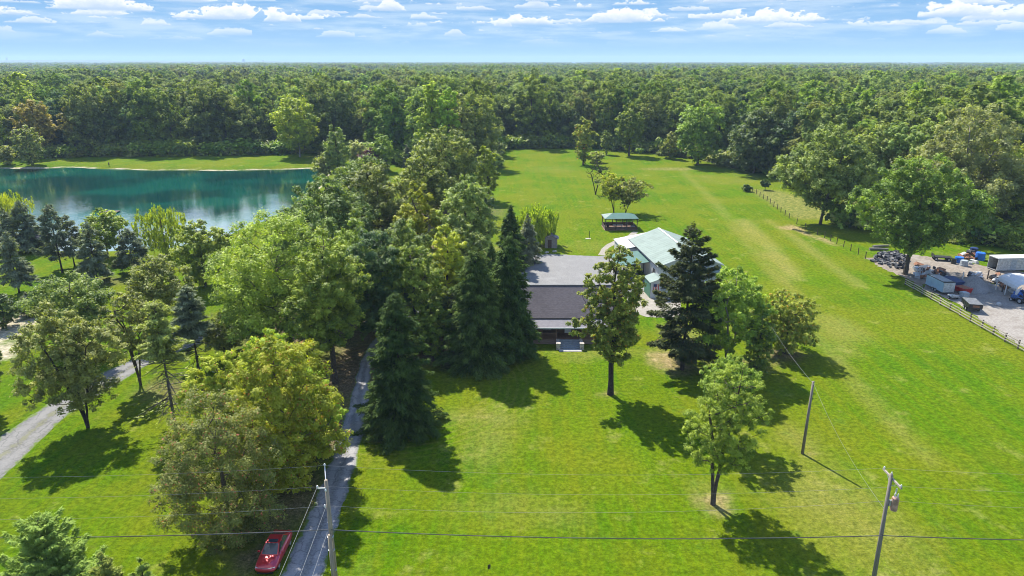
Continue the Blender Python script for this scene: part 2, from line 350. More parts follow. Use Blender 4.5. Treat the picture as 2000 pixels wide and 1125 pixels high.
def inside(P, poly):
    x, y = P[:, 0], P[:, 1]; r = np.zeros(len(P), bool); n = len(poly)
    for i in range(n):
        (x1, y1), (x2, y2) = poly[i], poly[(i+1) % n]
        if y1 == y2: continue
        c = ((y1 > y) != (y2 > y)) & (x < (x2-x1)*(y-y1)/(y2-y1)+x1); r ^= c
    return r
def dist_poly(P, poly, closed=True):
    d = np.full(len(P), 1e9); n = len(poly)
    for i in range(n if closed else n-1):
        a, b = poly[i], poly[(i+1) % n]; ab = b-a; t = np.clip(((P-a) @ ab)/(ab @ ab), 0, 1)
        d = np.minimum(d, np.hypot(*(P-a-t[:, None]*ab).T))
    return d
def sdist(P, poly):
    d = dist_poly(P, poly); return np.where(inside(P, poly), -d, d)
def axis(a, b, st, lo, hi):
    r = list(np.arange(a, b+.01, st)); s = st; x = r[-1]
    while x < hi: s *= 1.35; x = min(x+s, hi); r.append(x)
    s = st; x = r[0]
    while x > lo: s *= 1.35; x = max(x-s, lo); r.insert(0, x)
    return np.array(r)
GX, GY = axis(-260, 150, 2.0, -9300, 9300), axis(34, 350, 2.0, -80, 9300)
gx, gy = np.meshgrid(GX, GY); GP = np.stack([gx.ravel(), gy.ravel()], 1)
rng = np.random.default_rng(5)
sd = sdist(GP, lake)+1.6*np.sin(GP[:, 0]*.21+1)*np.sin(GP[:, 1]*.17)
gz = -1.0*np.clip(1-sd/7.0, 0, 1)**1.5-1.8*np.clip(-sd/9.0, 0, 1)
gz[sd > 7] = 0
fd = sdist(GP, forest_poly)
def blob(px, py, rx, ry, k=1.0, rz=0.0):
    c = G(px, py); dx, dy = GP[:, 0]-c.x, GP[:, 1]-c.y; ca, sa = math.cos(rz), math.sin(rz)
    u, v = (dx*ca+dy*sa)/rx, (-dx*sa+dy*ca)/ry
    return k*np.exp(-(u*u+v*v)**1.5)
def line(pts, wd, k=1.0):
    p = np.array([G(x, y)[:2] for x, y in pts]); d = dist_poly(GP, p, False); return k*np.exp(-(d/wd)**2)
mx = np.maximum.reduce
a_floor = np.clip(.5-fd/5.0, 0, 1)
a_sand = np.clip(.95-np.abs(sd-.2)/1.9, 0, 1)*(GP[:, 1] > 225)
a_sand = np.maximum(a_sand, mx([blob(60, 325, 9, 3, .8), blob(20, 640, 5, 9, .9), blob(0, 690, 4, 6, .7)]))
a_dry = mx([line([(1550, 540), (1490, 470), (1450, 430)], 3.0, .75), line([(1680, 560), (1560, 470), (1500, 430)], 2.2, .6), blob(1640, 640, 5, 9, .55), blob(1640, 1000, 7, 12, .55),
            blob(1330, 650, 4, 7, .6), blob(1170, 690, 10, 3, .5), blob(930, 815, 6, 3, .6), blob(960, 860, 4, 7, .45), blob(1000, 1000, 9, 4, .4), blob(1420, 350, 18, 20, .35),
            blob(1080, 330, 14, 12, .4), blob(900, 1100, 3, 1, .5), blob(1150, 480, 8, 6, .4), blob(1380, 960, 3, 3, .5), blob(1560, 860, 2.5, 5, .5),
            line([(1660, 690), (1500, 520), (1400, 400), (1330, 330)], 2.5, .5), line([(1820, 900), (1700, 780), (1560, 620)], 2.0, .5), blob(1120, 700, 3, 2, .5), blob(700, 1105, 2, 1.3, .55)])
a_weed = mx([line([(1500, 375), (1560, 395), (1600, 420)], 7, .9), line([(1480, 372), (1570, 425)], 4, .8), blob(1620, 425, 9, 5, .7), blob(1960, 455, 14, 7, .5), blob(1890, 500, 10, 5, .45), blob(1310, 330, 14, 5, .8)])
a_bare = mx([blob(1300, 705, 3.2, 4.2, .72), blob(1395, 985, 1.8, 2.0, .75), blob(1565, 886, .9, .8, .9), blob(1192, 772, 1.2, 1.2, .55), blob(1545, 445, 4, 3, .8), line([(1540, 440), (1580, 458), (1640, 480)], 1.6, .7),
             blob(925, 815, 3, 1.6, .35), blob(1060, 480, 3, 2, .5)])
a_litter = mx([blob(690, 720, 5, 12, 1.0), blob(650, 830, 4, 8, .9), blob(560, 980, 5, 8, .6), blob(500, 1090, 2.5, 2.5, .75), blob(880, 690, 12, 5, .9), blob(800, 660, 12, 10, .9), blob(640, 620, 18, 18, .9), blob(1330, 720, 3.5, 4, .5), blob(1530, 692, 4, 3, .7),
               blob(330, 760, 6, 5, .55), blob(1450, 715, 6, 4, .55), blob(760, 500, 26, 22, .9), blob(830, 420, 22, 25, .9), blob(195, 550, 8, 5, .6)])
a_deep = np.clip(-sd/4-.2, 0, 1)
nx, ny = len(GX), len(GY); idx = np.arange(nx*ny).reshape(ny, nx)
gf = np.stack([idx[:-1, :-1].ravel(), idx[:-1, 1:].ravel(), idx[1:, 1:].ravel(), idx[1:, :-1].ravel()], 1)
gm = raw_mesh('ground', np.column_stack([GP, gz]), gf, M_GROUND, smooth=True)
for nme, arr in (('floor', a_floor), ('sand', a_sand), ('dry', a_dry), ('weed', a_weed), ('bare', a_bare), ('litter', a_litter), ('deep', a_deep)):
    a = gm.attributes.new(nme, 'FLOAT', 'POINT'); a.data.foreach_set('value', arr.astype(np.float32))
tag(mobj('ground', gm), 'mown yellow green lawn and open field between the trees', kind='structure')
lx0, lx1, ly0, ly1 = lake[:, 0].min()-15, lake[:, 0].max()+12, lake[:, 1].min()-12, lake[:, 1].max()+12
wm = raw_mesh('pond_water', [(lx0, ly0, WATER_Z), (lx1, ly0, WATER_Z), (lx1, ly1, WATER_Z), (lx0, ly1, WATER_Z)], [(0, 1, 2, 3)], M_WATER)
tag(mobj('water', wm), 'teal pond reflecting the dark woods behind it', kind='structure')

# flush sheets: drive, yard, paths, each a few mm above the one below
def sheet(name, pts, z, mat, label, kind='structure'):
    P = [Vector((p[0], p[1], z)) for p in pts]; tri = tessellate_polygon([P])
    me = bpy.data.meshes.new(name); me.from_pydata([tuple(p) for p in P], [], [tuple(t) for t in tri]); me.materials.append(mat); me.update()
    for p in me.polygons:
        if p.normal.z < 0: p.flip()
    return tag(mobj(name, me), label, kind=kind)
def rough(pts, seg=.8, amp=.16, seed=1):
    r = random.Random(seed); out = []
    for i in range(len(pts)):
        a, b = Vector(pts[i]), Vector(pts[(i+1) % len(pts)]); n = max(1, int((b-a).length/seg))
        for k in range(n):
            p = a.lerp(b, k/n); out.append((p.x+r.uniform(-amp, amp), p.y+r.uniform(-amp, amp)))
    return out
def smooth_path(pts, n=12):
    P = [Vector(p) for p in pts]; P = [2*P[0]-P[1]]+P+[2*P[-1]-P[-2]]; out = []
    for i in range(1, len(P)-2):
        for k in range(n):
            t = k/n; a, b, c, d = P[i-1:i+3]
            out.append(.5*((2*b)+(c-a)*t+(2*a-5*b+4*c-d)*t*t+(3*b-a-3*c+d)*t**3))
    return out+[P[-2]]
def strip(name, left, right, z, mat, label, amp=.12, seed=1):
    l, r = smooth_path([G(*p)[:2] for p in left]), smooth_path([G(*p)[:2] for p in right]); rr = random.Random(seed)
    V = []; n = len(l)
    for a, b in zip(l, r):
        e1, e2 = amp*math.sin(len(V)*.37+seed)+rr.uniform(-amp, amp)*.3, amp*math.sin(len(V)*.29+2*seed)+rr.uniform(-amp, amp)*.3; d = (b-a).normalized()
        a2, b2 = a+d*e1, b+d*e2
        V += [(a2.x, a2.y, z), (b2.x, b2.y, z)]
    F = [(2*i, 2*i+1, 2*i+3, 2*i+2) for i in range(n-1)]
    me_ = raw_mesh(name, V, F, mat); at_ = me_.attributes.new('across', 'FLOAT', 'POINT'); at_.data.foreach_set('value', np.tile(np.array([0, 1], np.float32), n))
    o = tag(mobj(name, me_), label, kind='structure')
    for p in o.data.polygons:
        if p.normal.z < 0: p.flip()
    return o
strip('driveway', [(540, 1150), (548, 1125), (592, 1030), (622, 960), (645, 900), (668, 830), (690, 760), (700, 720), (725, 670), (800, 600), (900, 560)],
      [(622, 1150), (630, 1125), (657, 1030), (679, 960), (697, 900), (712, 830), (722, 760), (726, 720), (752, 675), (830, 612), (930, 572)], .012, M_ASPH, 'grey lane under the trees leading up to the house', seed=3)
strip('driveway', [(-260, 960), (-60, 885), (0, 852), (60, 812), (120, 772), (200, 728), (290, 690), (380, 657), (450, 628), (520, 600)],
      [(-200, 1075), (-40, 975), (0, 938), (60, 880), (125, 818), (210, 762), (300, 708), (390, 672), (470, 640), (540, 612)], .012, M_DRIVE, 'pale gravel drive curving past the pines on the left', seed=4)
def gpoly(px, seed, z, name, mat, label, amp=.2, seg=.8):
    return sheet(name, rough([G(*p)[:2] for p in px], seg, amp, seed), z, mat, label)
gpoly([(880, 580), (1010, 503), (1075, 496), (1150, 500), (1185, 500), (1222, 516), (1262, 548), (1262, 566), (1235, 575), (1180, 590), (880, 590)], 5, .010, 'courtyard', M_GRAV, 'pale gravel court between the house and the pole barn')
gpoly([(1225, 580), (1262, 566), (1300, 574), (1330, 590), (1328, 622), (1262, 619), (1225, 606)], 6, .014, 'pavement', M_CONC, 'pale concrete apron in front of the pole barn', .04)
strip('path', [(1236, 452), (1222, 462), (1196, 472), (1178, 483), (1168, 498)], [(1247, 453), (1236, 463), (1212, 473), (1190, 484), (1182, 499)], .014, M_CONC, 'thin curved pale path from the pavilion to the barn', .05)
gpoly([(1800, 562), (1830, 545), (1900, 546), (1990, 566), (2140, 590), (2260, 690), (2120, 760), (2015, 690), (1935, 635), (1868, 592)], 7, .010, 'gravel_yard', M_YARD, 'pale gravel yard behind the rail fence', .3)
gpoly([(1690, 505), (1745, 494), (1800, 499), (1850, 508), (1930, 520), (2060, 540), (2100, 585), (1990, 566), (1900, 546), (1830, 545), (1800, 560), (1770, 545), (1725, 525)], 8, .006, 'dirt_track', M_DIRT, 'brown dirt track among the scrap heaps', .5)
# ------------------------------------------------------------------ trees
def unit(v): return v/np.maximum(np.linalg.norm(v, axis=1, keepdims=True), 1e-9)
def leaf_quads(C, A, N, Ls, Wr, fold=.18):
    """one pointed blade per leaf: centre C, long axis A, normal N"""
    B = unit(np.cross(N, A)); Nn = unit(np.cross(A, B)); L_ = Ls[:, None]
    V = np.stack([C+A*L_*.62, C-A*L_*.38+B*L_*Wr*.5, C-A*L_*.38-B*L_*Wr*.5], 1).reshape(-1, 3)
    return V, np.arange(len(V)).reshape(-1, 3)
def tube_quads(p0, p1, r0, r1, n=5):
    d = unit(p1-p0); ref = np.where(np.abs(d[:, 2:3]) > .9, np.array([[1., 0, 0]]), np.array([[0, 0, 1.]]))
    u = unit(np.cross(d, ref)); v = np.cross(d, u); a = np.arange(n)*2*np.pi/n
    ring = np.cos(a)[None, :, None]*u[:, None]+np.sin(a)[None, :, None]*v[:, None]
    V = np.concatenate([p0[:, None]+ring*r0[:, None, None], p1[:, None]+ring*r1[:, None, None]], 1).reshape(-1, 3)
    b = np.arange(len(p0))[:, None]*2*n; k = np.arange(n)[None]; k2 = (k+1) % n
    return V, np.stack([b+k, b+k2, b+n+k2, b+n+k], 2).reshape(-1, 4)
def skeleton_tubes(pos, par, trunk_r, tip_r):
    n = len(pos); cnt = np.zeros(n); has = np.zeros(n, bool)
    for i in range(n-1, 0, -1):
        if not has[i]: cnt[i] += 1
        cnt[par[i]] += cnt[i]; has[par[i]] = True
    cnt[0] = max(cnt[0], 1); p = math.log(max(trunk_r/tip_r, 1.01))/math.log(max(cnt[0], 2))
    r = tip_r*np.maximum(cnt, 1)**p; r[0] *= 1.35
    i = np.arange(1, n); big = r[i] > tip_r*3.2
    out = []
    for sel, ns in ((i[big], 7), (i[~big], 4)):
        if len(sel): out.append(tube_quads(pos[par[sel]], pos[sel], np.minimum(r[par[sel]], r[sel]*1.5), r[sel], ns))
    V = np.concatenate([o[0] for o in out]); off = 0; F = []
    for v, f in out: F.append(f+off); off += len(v)
    return V, np.concatenate(F)

def broadleaf(name, seed, H, R, mat, cb=.22, a=1.0, b=.62, ncl=60, nl=8000, ls=.3, lean=(0, 0), lobes=.22, trunk_r=None, stems=1, crs=1.0, hang=0.0, bmat=None,
              straight=.8, inner=.45, wr=.74, flat=.85, bare=0.0, tw=.09, up=.5, sprout=None):
    rg = np.random.default_rng(seed)
    trunk_r = trunk_r or max(.1, H*.017)
    lean = np.array(lean, float)
    ax = lambda z: np.outer((np.asarray(z)/H)**1.4, lean) if np.ndim(z) else lean*(z/H)**1.4
    ph = rg.uniform(0, 6.28, 6)
    def cand(m):
        t = rg.random(m*4); prof = np.sin(np.pi*np.clip(t, .001, .999)**a)**b
        t = t[rg.random(m*4) < prof**1.3+.08][:m]; prof = np.sin(np.pi*np.clip(t, .001, .999)**a)**b
        th = rg.uniform(0, 2*np.pi, len(t))
        lob = 1+lobes*(.6*np.sin(2*th+ph[0]+3*t)+.5*np.sin(3*th+ph[1]-4*t)+.5*np.sin(5*th+ph[2]+7*t)+.4*np.sin(9*t+ph[3]))
        rad = R*.86*prof*lob*rg.random(len(t))**inner
        z = H*(cb+(1-cb)*.97*t); P = np.stack([rad*np.cos(th), rad*np.sin(th), z], 1); P[:, :2] += ax(z); return P
    C = cand(40)[:1]
    pool = cand(ncl*9)
    while len(C) < ncl:
        s = pool[rg.integers(0, len(pool), 7)]; d = np.min(np.linalg.norm(s[:, None]-C[None], axis=2), 1); C = np.vstack([C, s[np.argmax(d)]])
    cr = R*1.02*crs*ncl**(-1/3)*(.75+.5*rg.random(ncl))*(1-.25*np.clip((C[:, 2]/H-.6)/.4, 0, 1))
    if sprout is not None:                                            # a low branch of its own (metres, tree space)
        E = np.array(sprout, float); C = np.vstack([C, E]); cr = np.concatenate([cr, np.full(len(E), R*.18)])
    # wood
    pos = [np.zeros(3)]; par = [0]; trunk = []
    for s in range(stems):
        last = 0; zt = H*(straight if s == 0 else straight*rg.uniform(.75, 1.0)); off = np.zeros(2) if stems == 1 else R*.42*np.array([math.cos(2.4*s+ph[4]), math.sin(2.4*s+ph[4])])
        wig = rg.normal(0, .012*H, (9, 2))
        for k in range(1, 10):
            z = zt*k/9; q = ax(z)+off*(k/9)**1.2+wig[k-1]*(k/9)
            pos.append(np.array([q[0], q[1], z])); par.append(last); last = len(pos)-1; trunk.append(last)
    P = np.array(pos)
    order = np.argsort(np.linalg.norm(C[:, :2]-ax(C[:, 2]), axis=1)+.3*(H-C[:, 2]))
    pos = list(P); zmin = H*cb*.75
    for i in order:
        c = C[i]; Q = np.array(pos); dv = c-Q; d = np.linalg.norm(dv, axis=1)
        cost = d+1.6*np.clip(Q[:, 2]-(c[2]-.28*d), 0, None)+np.where(Q[:, 2] < zmin, 50+zmin-Q[:, 2], 0)
        s = int(np.argmin(cost)); last = s; D = d[s]; n = 3 if D > R*.35 else 2
        for k in range(1, n+1):
            f = k/n; q = Q[s]*(1-f)+c*f; q = q+np.array([0, 0, -.10*D*math.sin(math.pi*f)])+(rg.normal(0, .05*D, 3) if k < n else 0)
            pos.append(q); par.append(last); last = len(pos)-1
    pos = np.array(pos)
    WV, WF = skeleton_tubes(pos, np.array(par), trunk_r, max(.02, trunk_r*tw))
    wood = raw_mesh(name+'_trunk', WV, WF, bmat or BARK, smooth=True)
    # leaves
    keep = rg.random(len(C)) >= bare
    C2, cr2 = C[keep], cr[keep]
    wgt = cr2**2; wgt /= wgt.sum(); ci = rg.choice(len(C2), nl, p=wgt)
    nsub = 6; sub = unit(rg.normal(0, 1, (len(C2)*nsub, 3))+np.array([0, 0, up]))*(.62+.5*rg.random((len(C2)*nsub, 1)))
    si = ci*nsub+rg.integers(0, nsub, nl); loc = sub[si]+np.clip(rg.normal(0, .21, (nl, 3)), -.42, .42); core = rg.random(nl) < .24; loc[core] *= .55; loc[:, 2] *= flat
    pts = C2[ci]+loc*cr2[ci][:, None]
    dirs = unit(loc)
    if hang:
        drop = rg.random(nl)**1.3*hang*(.5+.5*rg.random(len(C2)*nsub)[si]); pts = np.where((rg.random(nl) < .8)[:, None], C2[ci]+sub[si]*cr2[ci][:, None]+rg.normal(0, .10, (nl, 3))*cr2[ci][:, None]*.7, pts); pts[:, 2] -= drop
        pts[:, 2] = np.maximum(pts[:, 2], .3)
        N = unit(np.stack([dirs[:, 0], dirs[:, 1], .25+0*drop], 1)+rg.normal(0, .5, (nl, 3))); A = unit(np.stack([0*drop, 0*drop, -1+0*drop], 1)+rg.normal(0, .22, (nl, 3)))
    else:
        N = unit((loc-sub[si])*1.5+dirs*.28+np.array([0, 0, .75])+rg.normal(0, .26, (nl, 3))); N[core] = unit(rg.normal(0, 1, (int(core.sum()), 3))); A = unit(np.cross(N, rg.normal(0, 1, (nl, 3))))
    Ls = ls*(.6+.75*rg.random(nl))
    tint = np.clip(.5+.30*(rg.random(len(C2))-.5)[ci]*1.6+.5*(rg.random(len(C2)*nsub)-.5)[si]+.35*(rg.random(nl)-.5), 0, 1)
    tint = np.where(rg.random(nl) < .03, 1.0, tint*.9)
    V, F = leaf_quads(pts, A, N, Ls, wr)
    return wood, raw_mesh(name+'_crown', V, F, mat, tint)

def conifer(name, seed, H, R, mat, cb=.06, nl=9000, ls=.55, sp=.42, per=8, droop=.35, ragged=.15, bare=0.0, pw=.85, trunk_r=None, hang=.35, tipup=.18, bmat=None, wr=.32, lean=(0, 0), width=.30, twig=1.0,
            jag=.12, min_l=.22, clumpy=0.0):
    rg = np.random.default_rng(seed); trunk_r = trunk_r or max(.07, H*.013); lean = np.array(lean, float)
    zs = []; z = H*cb
    while z < H*.985: zs.append(z); z += sp*(.7+.6*rg.random())*(1-.45*z/H)
    zs = np.repeat(np.array(zs), per)+rg.normal(0, sp*.22, len(zs)*per); zs = np.clip(zs, H*cb*.9, H*.985); nb = len(zs)
    th = rg.uniform(0, 2*np.pi, nb); t = np.clip((zs-H*cb)/(H*(1-cb)), 0, 1)
    Lb = R*np.clip((1-t)**pw, .02, 1)*np.clip(t/.10+.55, 0, 1)*(1+rg.normal(0, jag, nb)); Lb *= np.where(rg.random(nb) < ragged, rg.uniform(.35, .8, nb), 1); Lb = np.maximum(Lb, R*.05)
    e0 = .42*(t**1.5)-droop*.35*(1-t)+rg.normal(0, .08, nb); dr = droop*(1-.65*t)*(.8+.4*rg.random(nb))
    def bp(i, s):
        r = Lb[i]*s; x = zs[i]+Lb[i]*(e0[i]*s-dr[i]*s**2+(dr[i]*.45+tipup)*s**3.2*(.6))
        q = np.stack([r*np.cos(th[i]), r*np.sin(th[i]), x], 1); q[:, :2] += np.outer(np.clip(zs[i]/H, 0, 1)**1.5, lean); return q
    ids = np.arange(nb); segs = []; ss = [0, .35, .7, 1.0]
    kz = np.linspace(0, H*.99, 12); tp = np.column_stack([np.outer((kz/H)**1.5, lean), kz]); tr = trunk_r*(1-.93*kz/H); tr[0] *= 1.25
    out = [tube_quads(tp[:-1], tp[1:], tr[:-1], tr[1:], 8)]
    sel = ids if nb < 900 else ids[rg.random(nb) < 900/nb]
    br = np.maximum(.012, trunk_r*.11*(Lb[sel]/R))*twig
    for k in range(3): out.append(tube_quads(bp(sel, np.full(len(sel), ss[k])), bp(sel, np.full(len(sel), ss[k+1])), br*(1-.3*k), br*(1-.3*(k+1))+.004, 3))
    off = 0; F = []
    for v, f in out: F.append(f+off); off += len(v)
    wood = raw_mesh(name+'_trunk', np.concatenate([o[0] for o in out]), np.concatenate(F), bmat or BARK_D, smooth=True)
    live = zs > H*(cb+(1-cb)*bare)
    wgt = np.where(live, Lb**1.45+.02*R, 0); 
    if bare: wgt = np.where(live, wgt, wgt*.0+Lb*.02)
    wgt *= .45+1.1*rg.random(nb); wgt /= wgt.sum(); bi = rg.choice(nb, nl, p=wgt)
    s = min_l+(1.02-min_l)*rg.random(nl)**.75
    if clumpy: s = np.where(rg.random(nl) < clumpy, 1-.3*rg.random(nl)**1.5, s)
    side = rg.choice([-1., 1.], nl); lat = width*Lb[bi]*(1.05-s)*np.abs(rg.normal(0, .7, nl))+.06*R*rg.random(nl)
    o = np.stack([np.cos(th[bi]), np.sin(th[bi]), 0*s], 1); q = np.stack([-np.sin(th[bi]), np.cos(th[bi]), 0*s], 1)
    pts = bp(bi, s)+q*(side*lat)[:, None]; dz = hang*ls*np.abs(rg.normal(0, 1, nl))*(.6+lat/(.2*R)); pts[:, 2] -= dz
    pts[:, 2] += rg.random(nl)*ls*.25
    A = unit(o*(.75+.2*rg.normal(0, 1, nl))[:, None]+q*(side*.55*rg.random(nl))[:, None]+np.array([0, 0, -hang*.55])+rg.normal(0, .28, (nl, 3)))
    N = unit(np.array([0, 0, 1.])+o*.35+rg.normal(0, .45, (nl, 3)))
    tint = np.clip(.45+.5*(s-.65)+.3*(rg.random(nb)-.5)[bi]+.35*(rg.random(nl)-.5), 0, .85); tint = np.where(rg.random(nl) < .04, 1.0, tint)
    V, F = leaf_quads(pts, A, N, ls*(.6+.8*rg.random(nl))*np.clip(.55+Lb[bi]/R, .55, 1.1), wr, .1)
    return wood, raw_mesh(name+'_crown', V, F, mat, tint)

N_LEAVES = 0
def tree(name, label, base, top_y, hw, kind, mat, cat='tree', dens=1.0, seed=1, leafpx=2.15, group=None, shift=0, Hm=None, Rm=None, loc=None, **kw):
    """a tree standing at the ground point seen at BASE; TOP_Y and HW (half width) are read off the photograph"""
    global N_LEAVES
    p = Vector(loc) if loc else G(*base)
    H = Hm or ztop(p.y, top_y); mid = depth((p.x, p.y, H*.6)); R = Rm or hw*mid/FPX
    ppm = FPX*.512/mid
    area = 2*R*H*(1-kw.get('cb', .2)*.6)*ppm*ppm
    nl = int(np.clip(3.9*dens*area, 900, 56000)); N_LEAVES += nl
    ls = np.clip(leafpx/ppm, .16, 1.2)
    if shift: kw['lean'] = (shift*mid/FPX, kw.get('lean', (0, 0))[1])
    if kind == 'b': wood, crown = broadleaf(name, seed, H, R, L[mat], nl=nl, ls=ls, **kw)
    else: wood, crown = conifer(name, seed, H, R, L[mat], nl=nl, ls=ls*1.7, **kw)
    e = empty(name, p, 0, label, cat, group)
    mobj('trunk', wood, e); mobj('crown', crown, e)
    return e
# ---- left side, by the pond and the curving drive
OAK = dict(crs=1.0, ncl=80, lobes=.2)
tree('pine_tree', 'fresh green young pine in the bottom left corner of the lawn', None, 0, 0, 'c', 'ypine', loc=(-32.2, 39.0, 0), Hm=10.6, Rm=3.3, seed=11, per=9, sp=.42, droop=.05, tipup=.5, hang=.1, cb=.08, dens=2.2, pw=.55, clumpy=.3, jag=.25, leafpx=2.4)
tree('pine_tree', 'small slim young pine, middle of the three in the lower left corner', None, 0, 0, 'c', 'ypine', loc=(-27.6, 37.8, 0), Hm=8.9, Rm=2.2, seed=12, per=5, sp=.6, droop=.05, tipup=.5, hang=.1, dens=1.8, clumpy=.3, jag=.2, leafpx=2.4)
tree('pine_tree', 'thin pale pine top reaching up at the bottom edge left of the red car', None, 0, 0, 'c', 'ypine', loc=(-24.9, 37.6, 0), Hm=8.6, Rm=1.5, seed=13, per=4, sp=.7, droop=.0, tipup=.6, hang=.1, dens=1.2, clumpy=.3, jag=.25, leafpx=3.0)
tree('broadleaf_tree', 'broad dark tree with several leaning stems beside the curving gravel drive', (172, 835), 598, 92, 'b', 'olive', seed=21, cb=.2, a=.95, stems=3, ncl=95, dens=1.0, shift=-20, lobes=.25, crs=.95, bmat=BARK_D)
tree('pine_tree', 'tall half bare pine with a long dark trunk above the brown bush', (343, 835), 585, 62, 'c', 'olive', seed=22, bare=.5, dens=.45, sp=.55, per=6, ragged=.4, cb=.12, pw=.45, jag=.25, droop=.5, twig=3.0, bmat=bark('dead_bark', (.06, .05, .042), (.17, .15, .13)))
tree('broadleaf_tree', 'slender many stemmed tree between the dark tree and the half bare pine', (275, 752), 562, 48, 'b', 'olive', seed=23, cb=.36, stems=3, ncl=60, dens=.62, crs=.85, a=.85)
tree('spruce_tree', 'blue topped spruce with grey bare lower branches next to the half bare pine', (388, 722), 558, 55, 'c', 'blue', seed=24, bare=.36, dens=.6, sp=.5, per=7, cb=.12, ragged=.25, pw=.6, droop=.5, twig=2.6)
tree('broadleaf_tree', 'round glossy pale green oak left of the slender many stemmed tree', (160, 690), 535, 78, 'b', 'oak', seed=25, **OAK)
tree('broadleaf_tree', 'olive rounded tree in front of the grey pines by the pond', (325, 650), 500, 68, 'b', 'olive', seed=26, cb=.2, ncl=80, crs=.9, dens=.9)
tree('broadleaf_tree', 'dense dark green round tree standing at the pond edge', (402, 560), 430, 54, 'b', 'green', seed=27, cb=.08, ncl=90, dens=1.25)
tree('birch_tree', 'yellow green drooping birch against the bright water', (325, 500), 398, 50, 'b', 'lime', seed=28, cb=.12, ncl=60, hang=1.6, wr=.4, dens=1.0)
tree('pine_tree', 'drab grey green pine with several trunks behind the pale pole', (192, 552), 430, 38, 'c', 'pine', seed=29, sp=.7, per=6, cb=.15, dens=.85, ragged=.3, pw=.75, clumpy=.4)
tree('pine_tree', 'drab low pine between the many trunked pine and the birch', (262, 535), 446, 40, 'c', 'pine', seed=30, sp=.65, per=6, cb=.1, dens=.85, ragged=.25, pw=.7, clumpy=.4)
tree('pine_tree', 'open grey blue pine standing against the bright water', (122, 532), 398, 38, 'c', 'blue', seed=31, sp=.8, per=6, cb=.22, dens=.75, ragged=.3, pw=.65, clumpy=.55, droop=.15, tipup=.35)
tree('pine_tree', 'grey blue pine close against the right side of the open pine', (146, 520), 420, 28, 'c', 'pine', seed=32, sp=.8, per=5, cb=.25, dens=.7, pw=.55, clumpy=.5, droop=.15)
tree('spruce_tree', 'tall dark blue spruce beside the dark boat house', (58, 492), 390, 36, 'c', 'blue', seed=33, sp=.6, per=7, cb=.14, dens=.8, pw=.7)
tree('spruce_tree', 'dark blue spruce just left of the tall one beside the boat house', (24, 492), 405, 30, 'c', 'blue', seed=34, sp=.6, per=7, cb=.14, dens=.8, pw=.7)
tree('spruce_tree', 'lone blue grey spruce on the sunny grass at the left edge', (38, 572), 450, 36, 'c', 'blue', seed=35, sp=.55, per=7, cb=.2, dens=.7, pw=.75, ragged=.25)
tree('spruce_tree', 'small blue spruce on the grass under the lone blue grey one', (60, 618), 570, 28, 'c', 'blue', seed=36, sp=.5, per=7, cb=.05, dens=.9)
tree('willow_tree', 'bright yellow green willow at the left edge of the picture', (8, 455), 363, 54, 'b', 'yellow', seed=37, cb=.1, ncl=60, hang=2.2, wr=.35, dens=1.1)
tree('broadleaf_tree', 'bright green rounded tree rising behind the drab pines', (212, 505), 408, 46, 'b', 'green', seed=38, cb=.15, ncl=70)
tree('broadleaf_tree', 'dark tree cut off by the left edge above the curving drive', (-8, 800), 640, 36, 'b', 'olive', seed=39, cb=.25, ncl=60)
tree('broadleaf_tree', 'low green tree on the grass at the left edge', (12, 640), 575, 32, 'b', 'dark', seed=40, cb=.05, ncl=50)
tree('crabapple_tree', 'dense brownish green crabapple tree behind the red car', (452, 1045), 772, 118, 'b', 'crab', seed=41, cb=.0, a=.85, b=.42, ncl=120, dens=1.8, leafpx=1.9, crs=1.05, inner=.35, lobes=.14, shift=-8)
tree('sumac_tree', 'bright yellow green tree leaning over the grey lane', (570, 948), 655, 108, 'b', 'sumac', seed=42, cb=.0, a=.8, b=.40, ncl=110, dens=1.7, leafpx=3.0, wr=.5, crs=1.08, shift=-5, flat=.7)
tree('sumac_tree', 'bright yellow green tree between the crabapple and the half bare pine', (452, 880), 690, 78, 'b', 'sumac', seed=43, cb=.15, a=.95, ncl=80, dens=1.3, leafpx=3.0, wr=.42, crs=.9, flat=.7)
tree('sumac_tree', 'rounded yellow green tree overhanging the left edge of the grey lane', (618, 885), 712, 58, 'b', 'sumac', seed=45, cb=.03, ncl=70, dens=1.4, leafpx=3.0, wr=.42, flat=.7)
tree('sumac_tree', 'yellow green tree with small red fruit spikes under the big oaks', (540, 830), 645, 62, 'b', 'sumac', seed=44, cb=.2, ncl=70, dens=1.3, leafpx=3.0, wr=.42, flat=.7)
# ---- the grove in the middle
tree('oak_tree', 'huge green oak on the pond side of the middle grove', (572, 700), 408, 138, 'b', 'green', seed=51, cb=.07, a=.95, b=.55, ncl=150, dens=1.25, crs=.95, lobes=.25, shift=-15)
tree('oak_tree', 'large green oak above the grey lane with bare dark trunk', (655, 748), 452, 82, 'b', 'green', seed=52, cb=.22, a=.95, ncl=110, dens=1.25, crs=.95)
tree('oak_tree', 'dark oak with a heavy leaning limb over the hidden drive', (745, 690), 450, 76, 'b', 'dark', seed=53, cb=.16, ncl=90, dens=1.1, stems=2)
tree('oak_tree', 'silvery green oak whose top reaches over the pond corner', (650, 560), 340, 95, 'b', 'oak', seed=54, cb=.15, a=.9, b=.5, ncl=130, dens=1.25, crs=.95)
tree('oak_tree', 'wide silvery oak in the middle of the grove behind the yellow maple', (745, 530), 322, 78, 'b', 'oak', seed=55, cb=.15, a=.9, b=.5, ncl=110, dens=1.2, crs=.95)
tree('oak_tree', 'silvery oak in the grove just left of the front yellow maple', (790, 640), 425, 78, 'b', 'oak', seed=56, cb=.12, a=.9, ncl=100, dens=1.2)
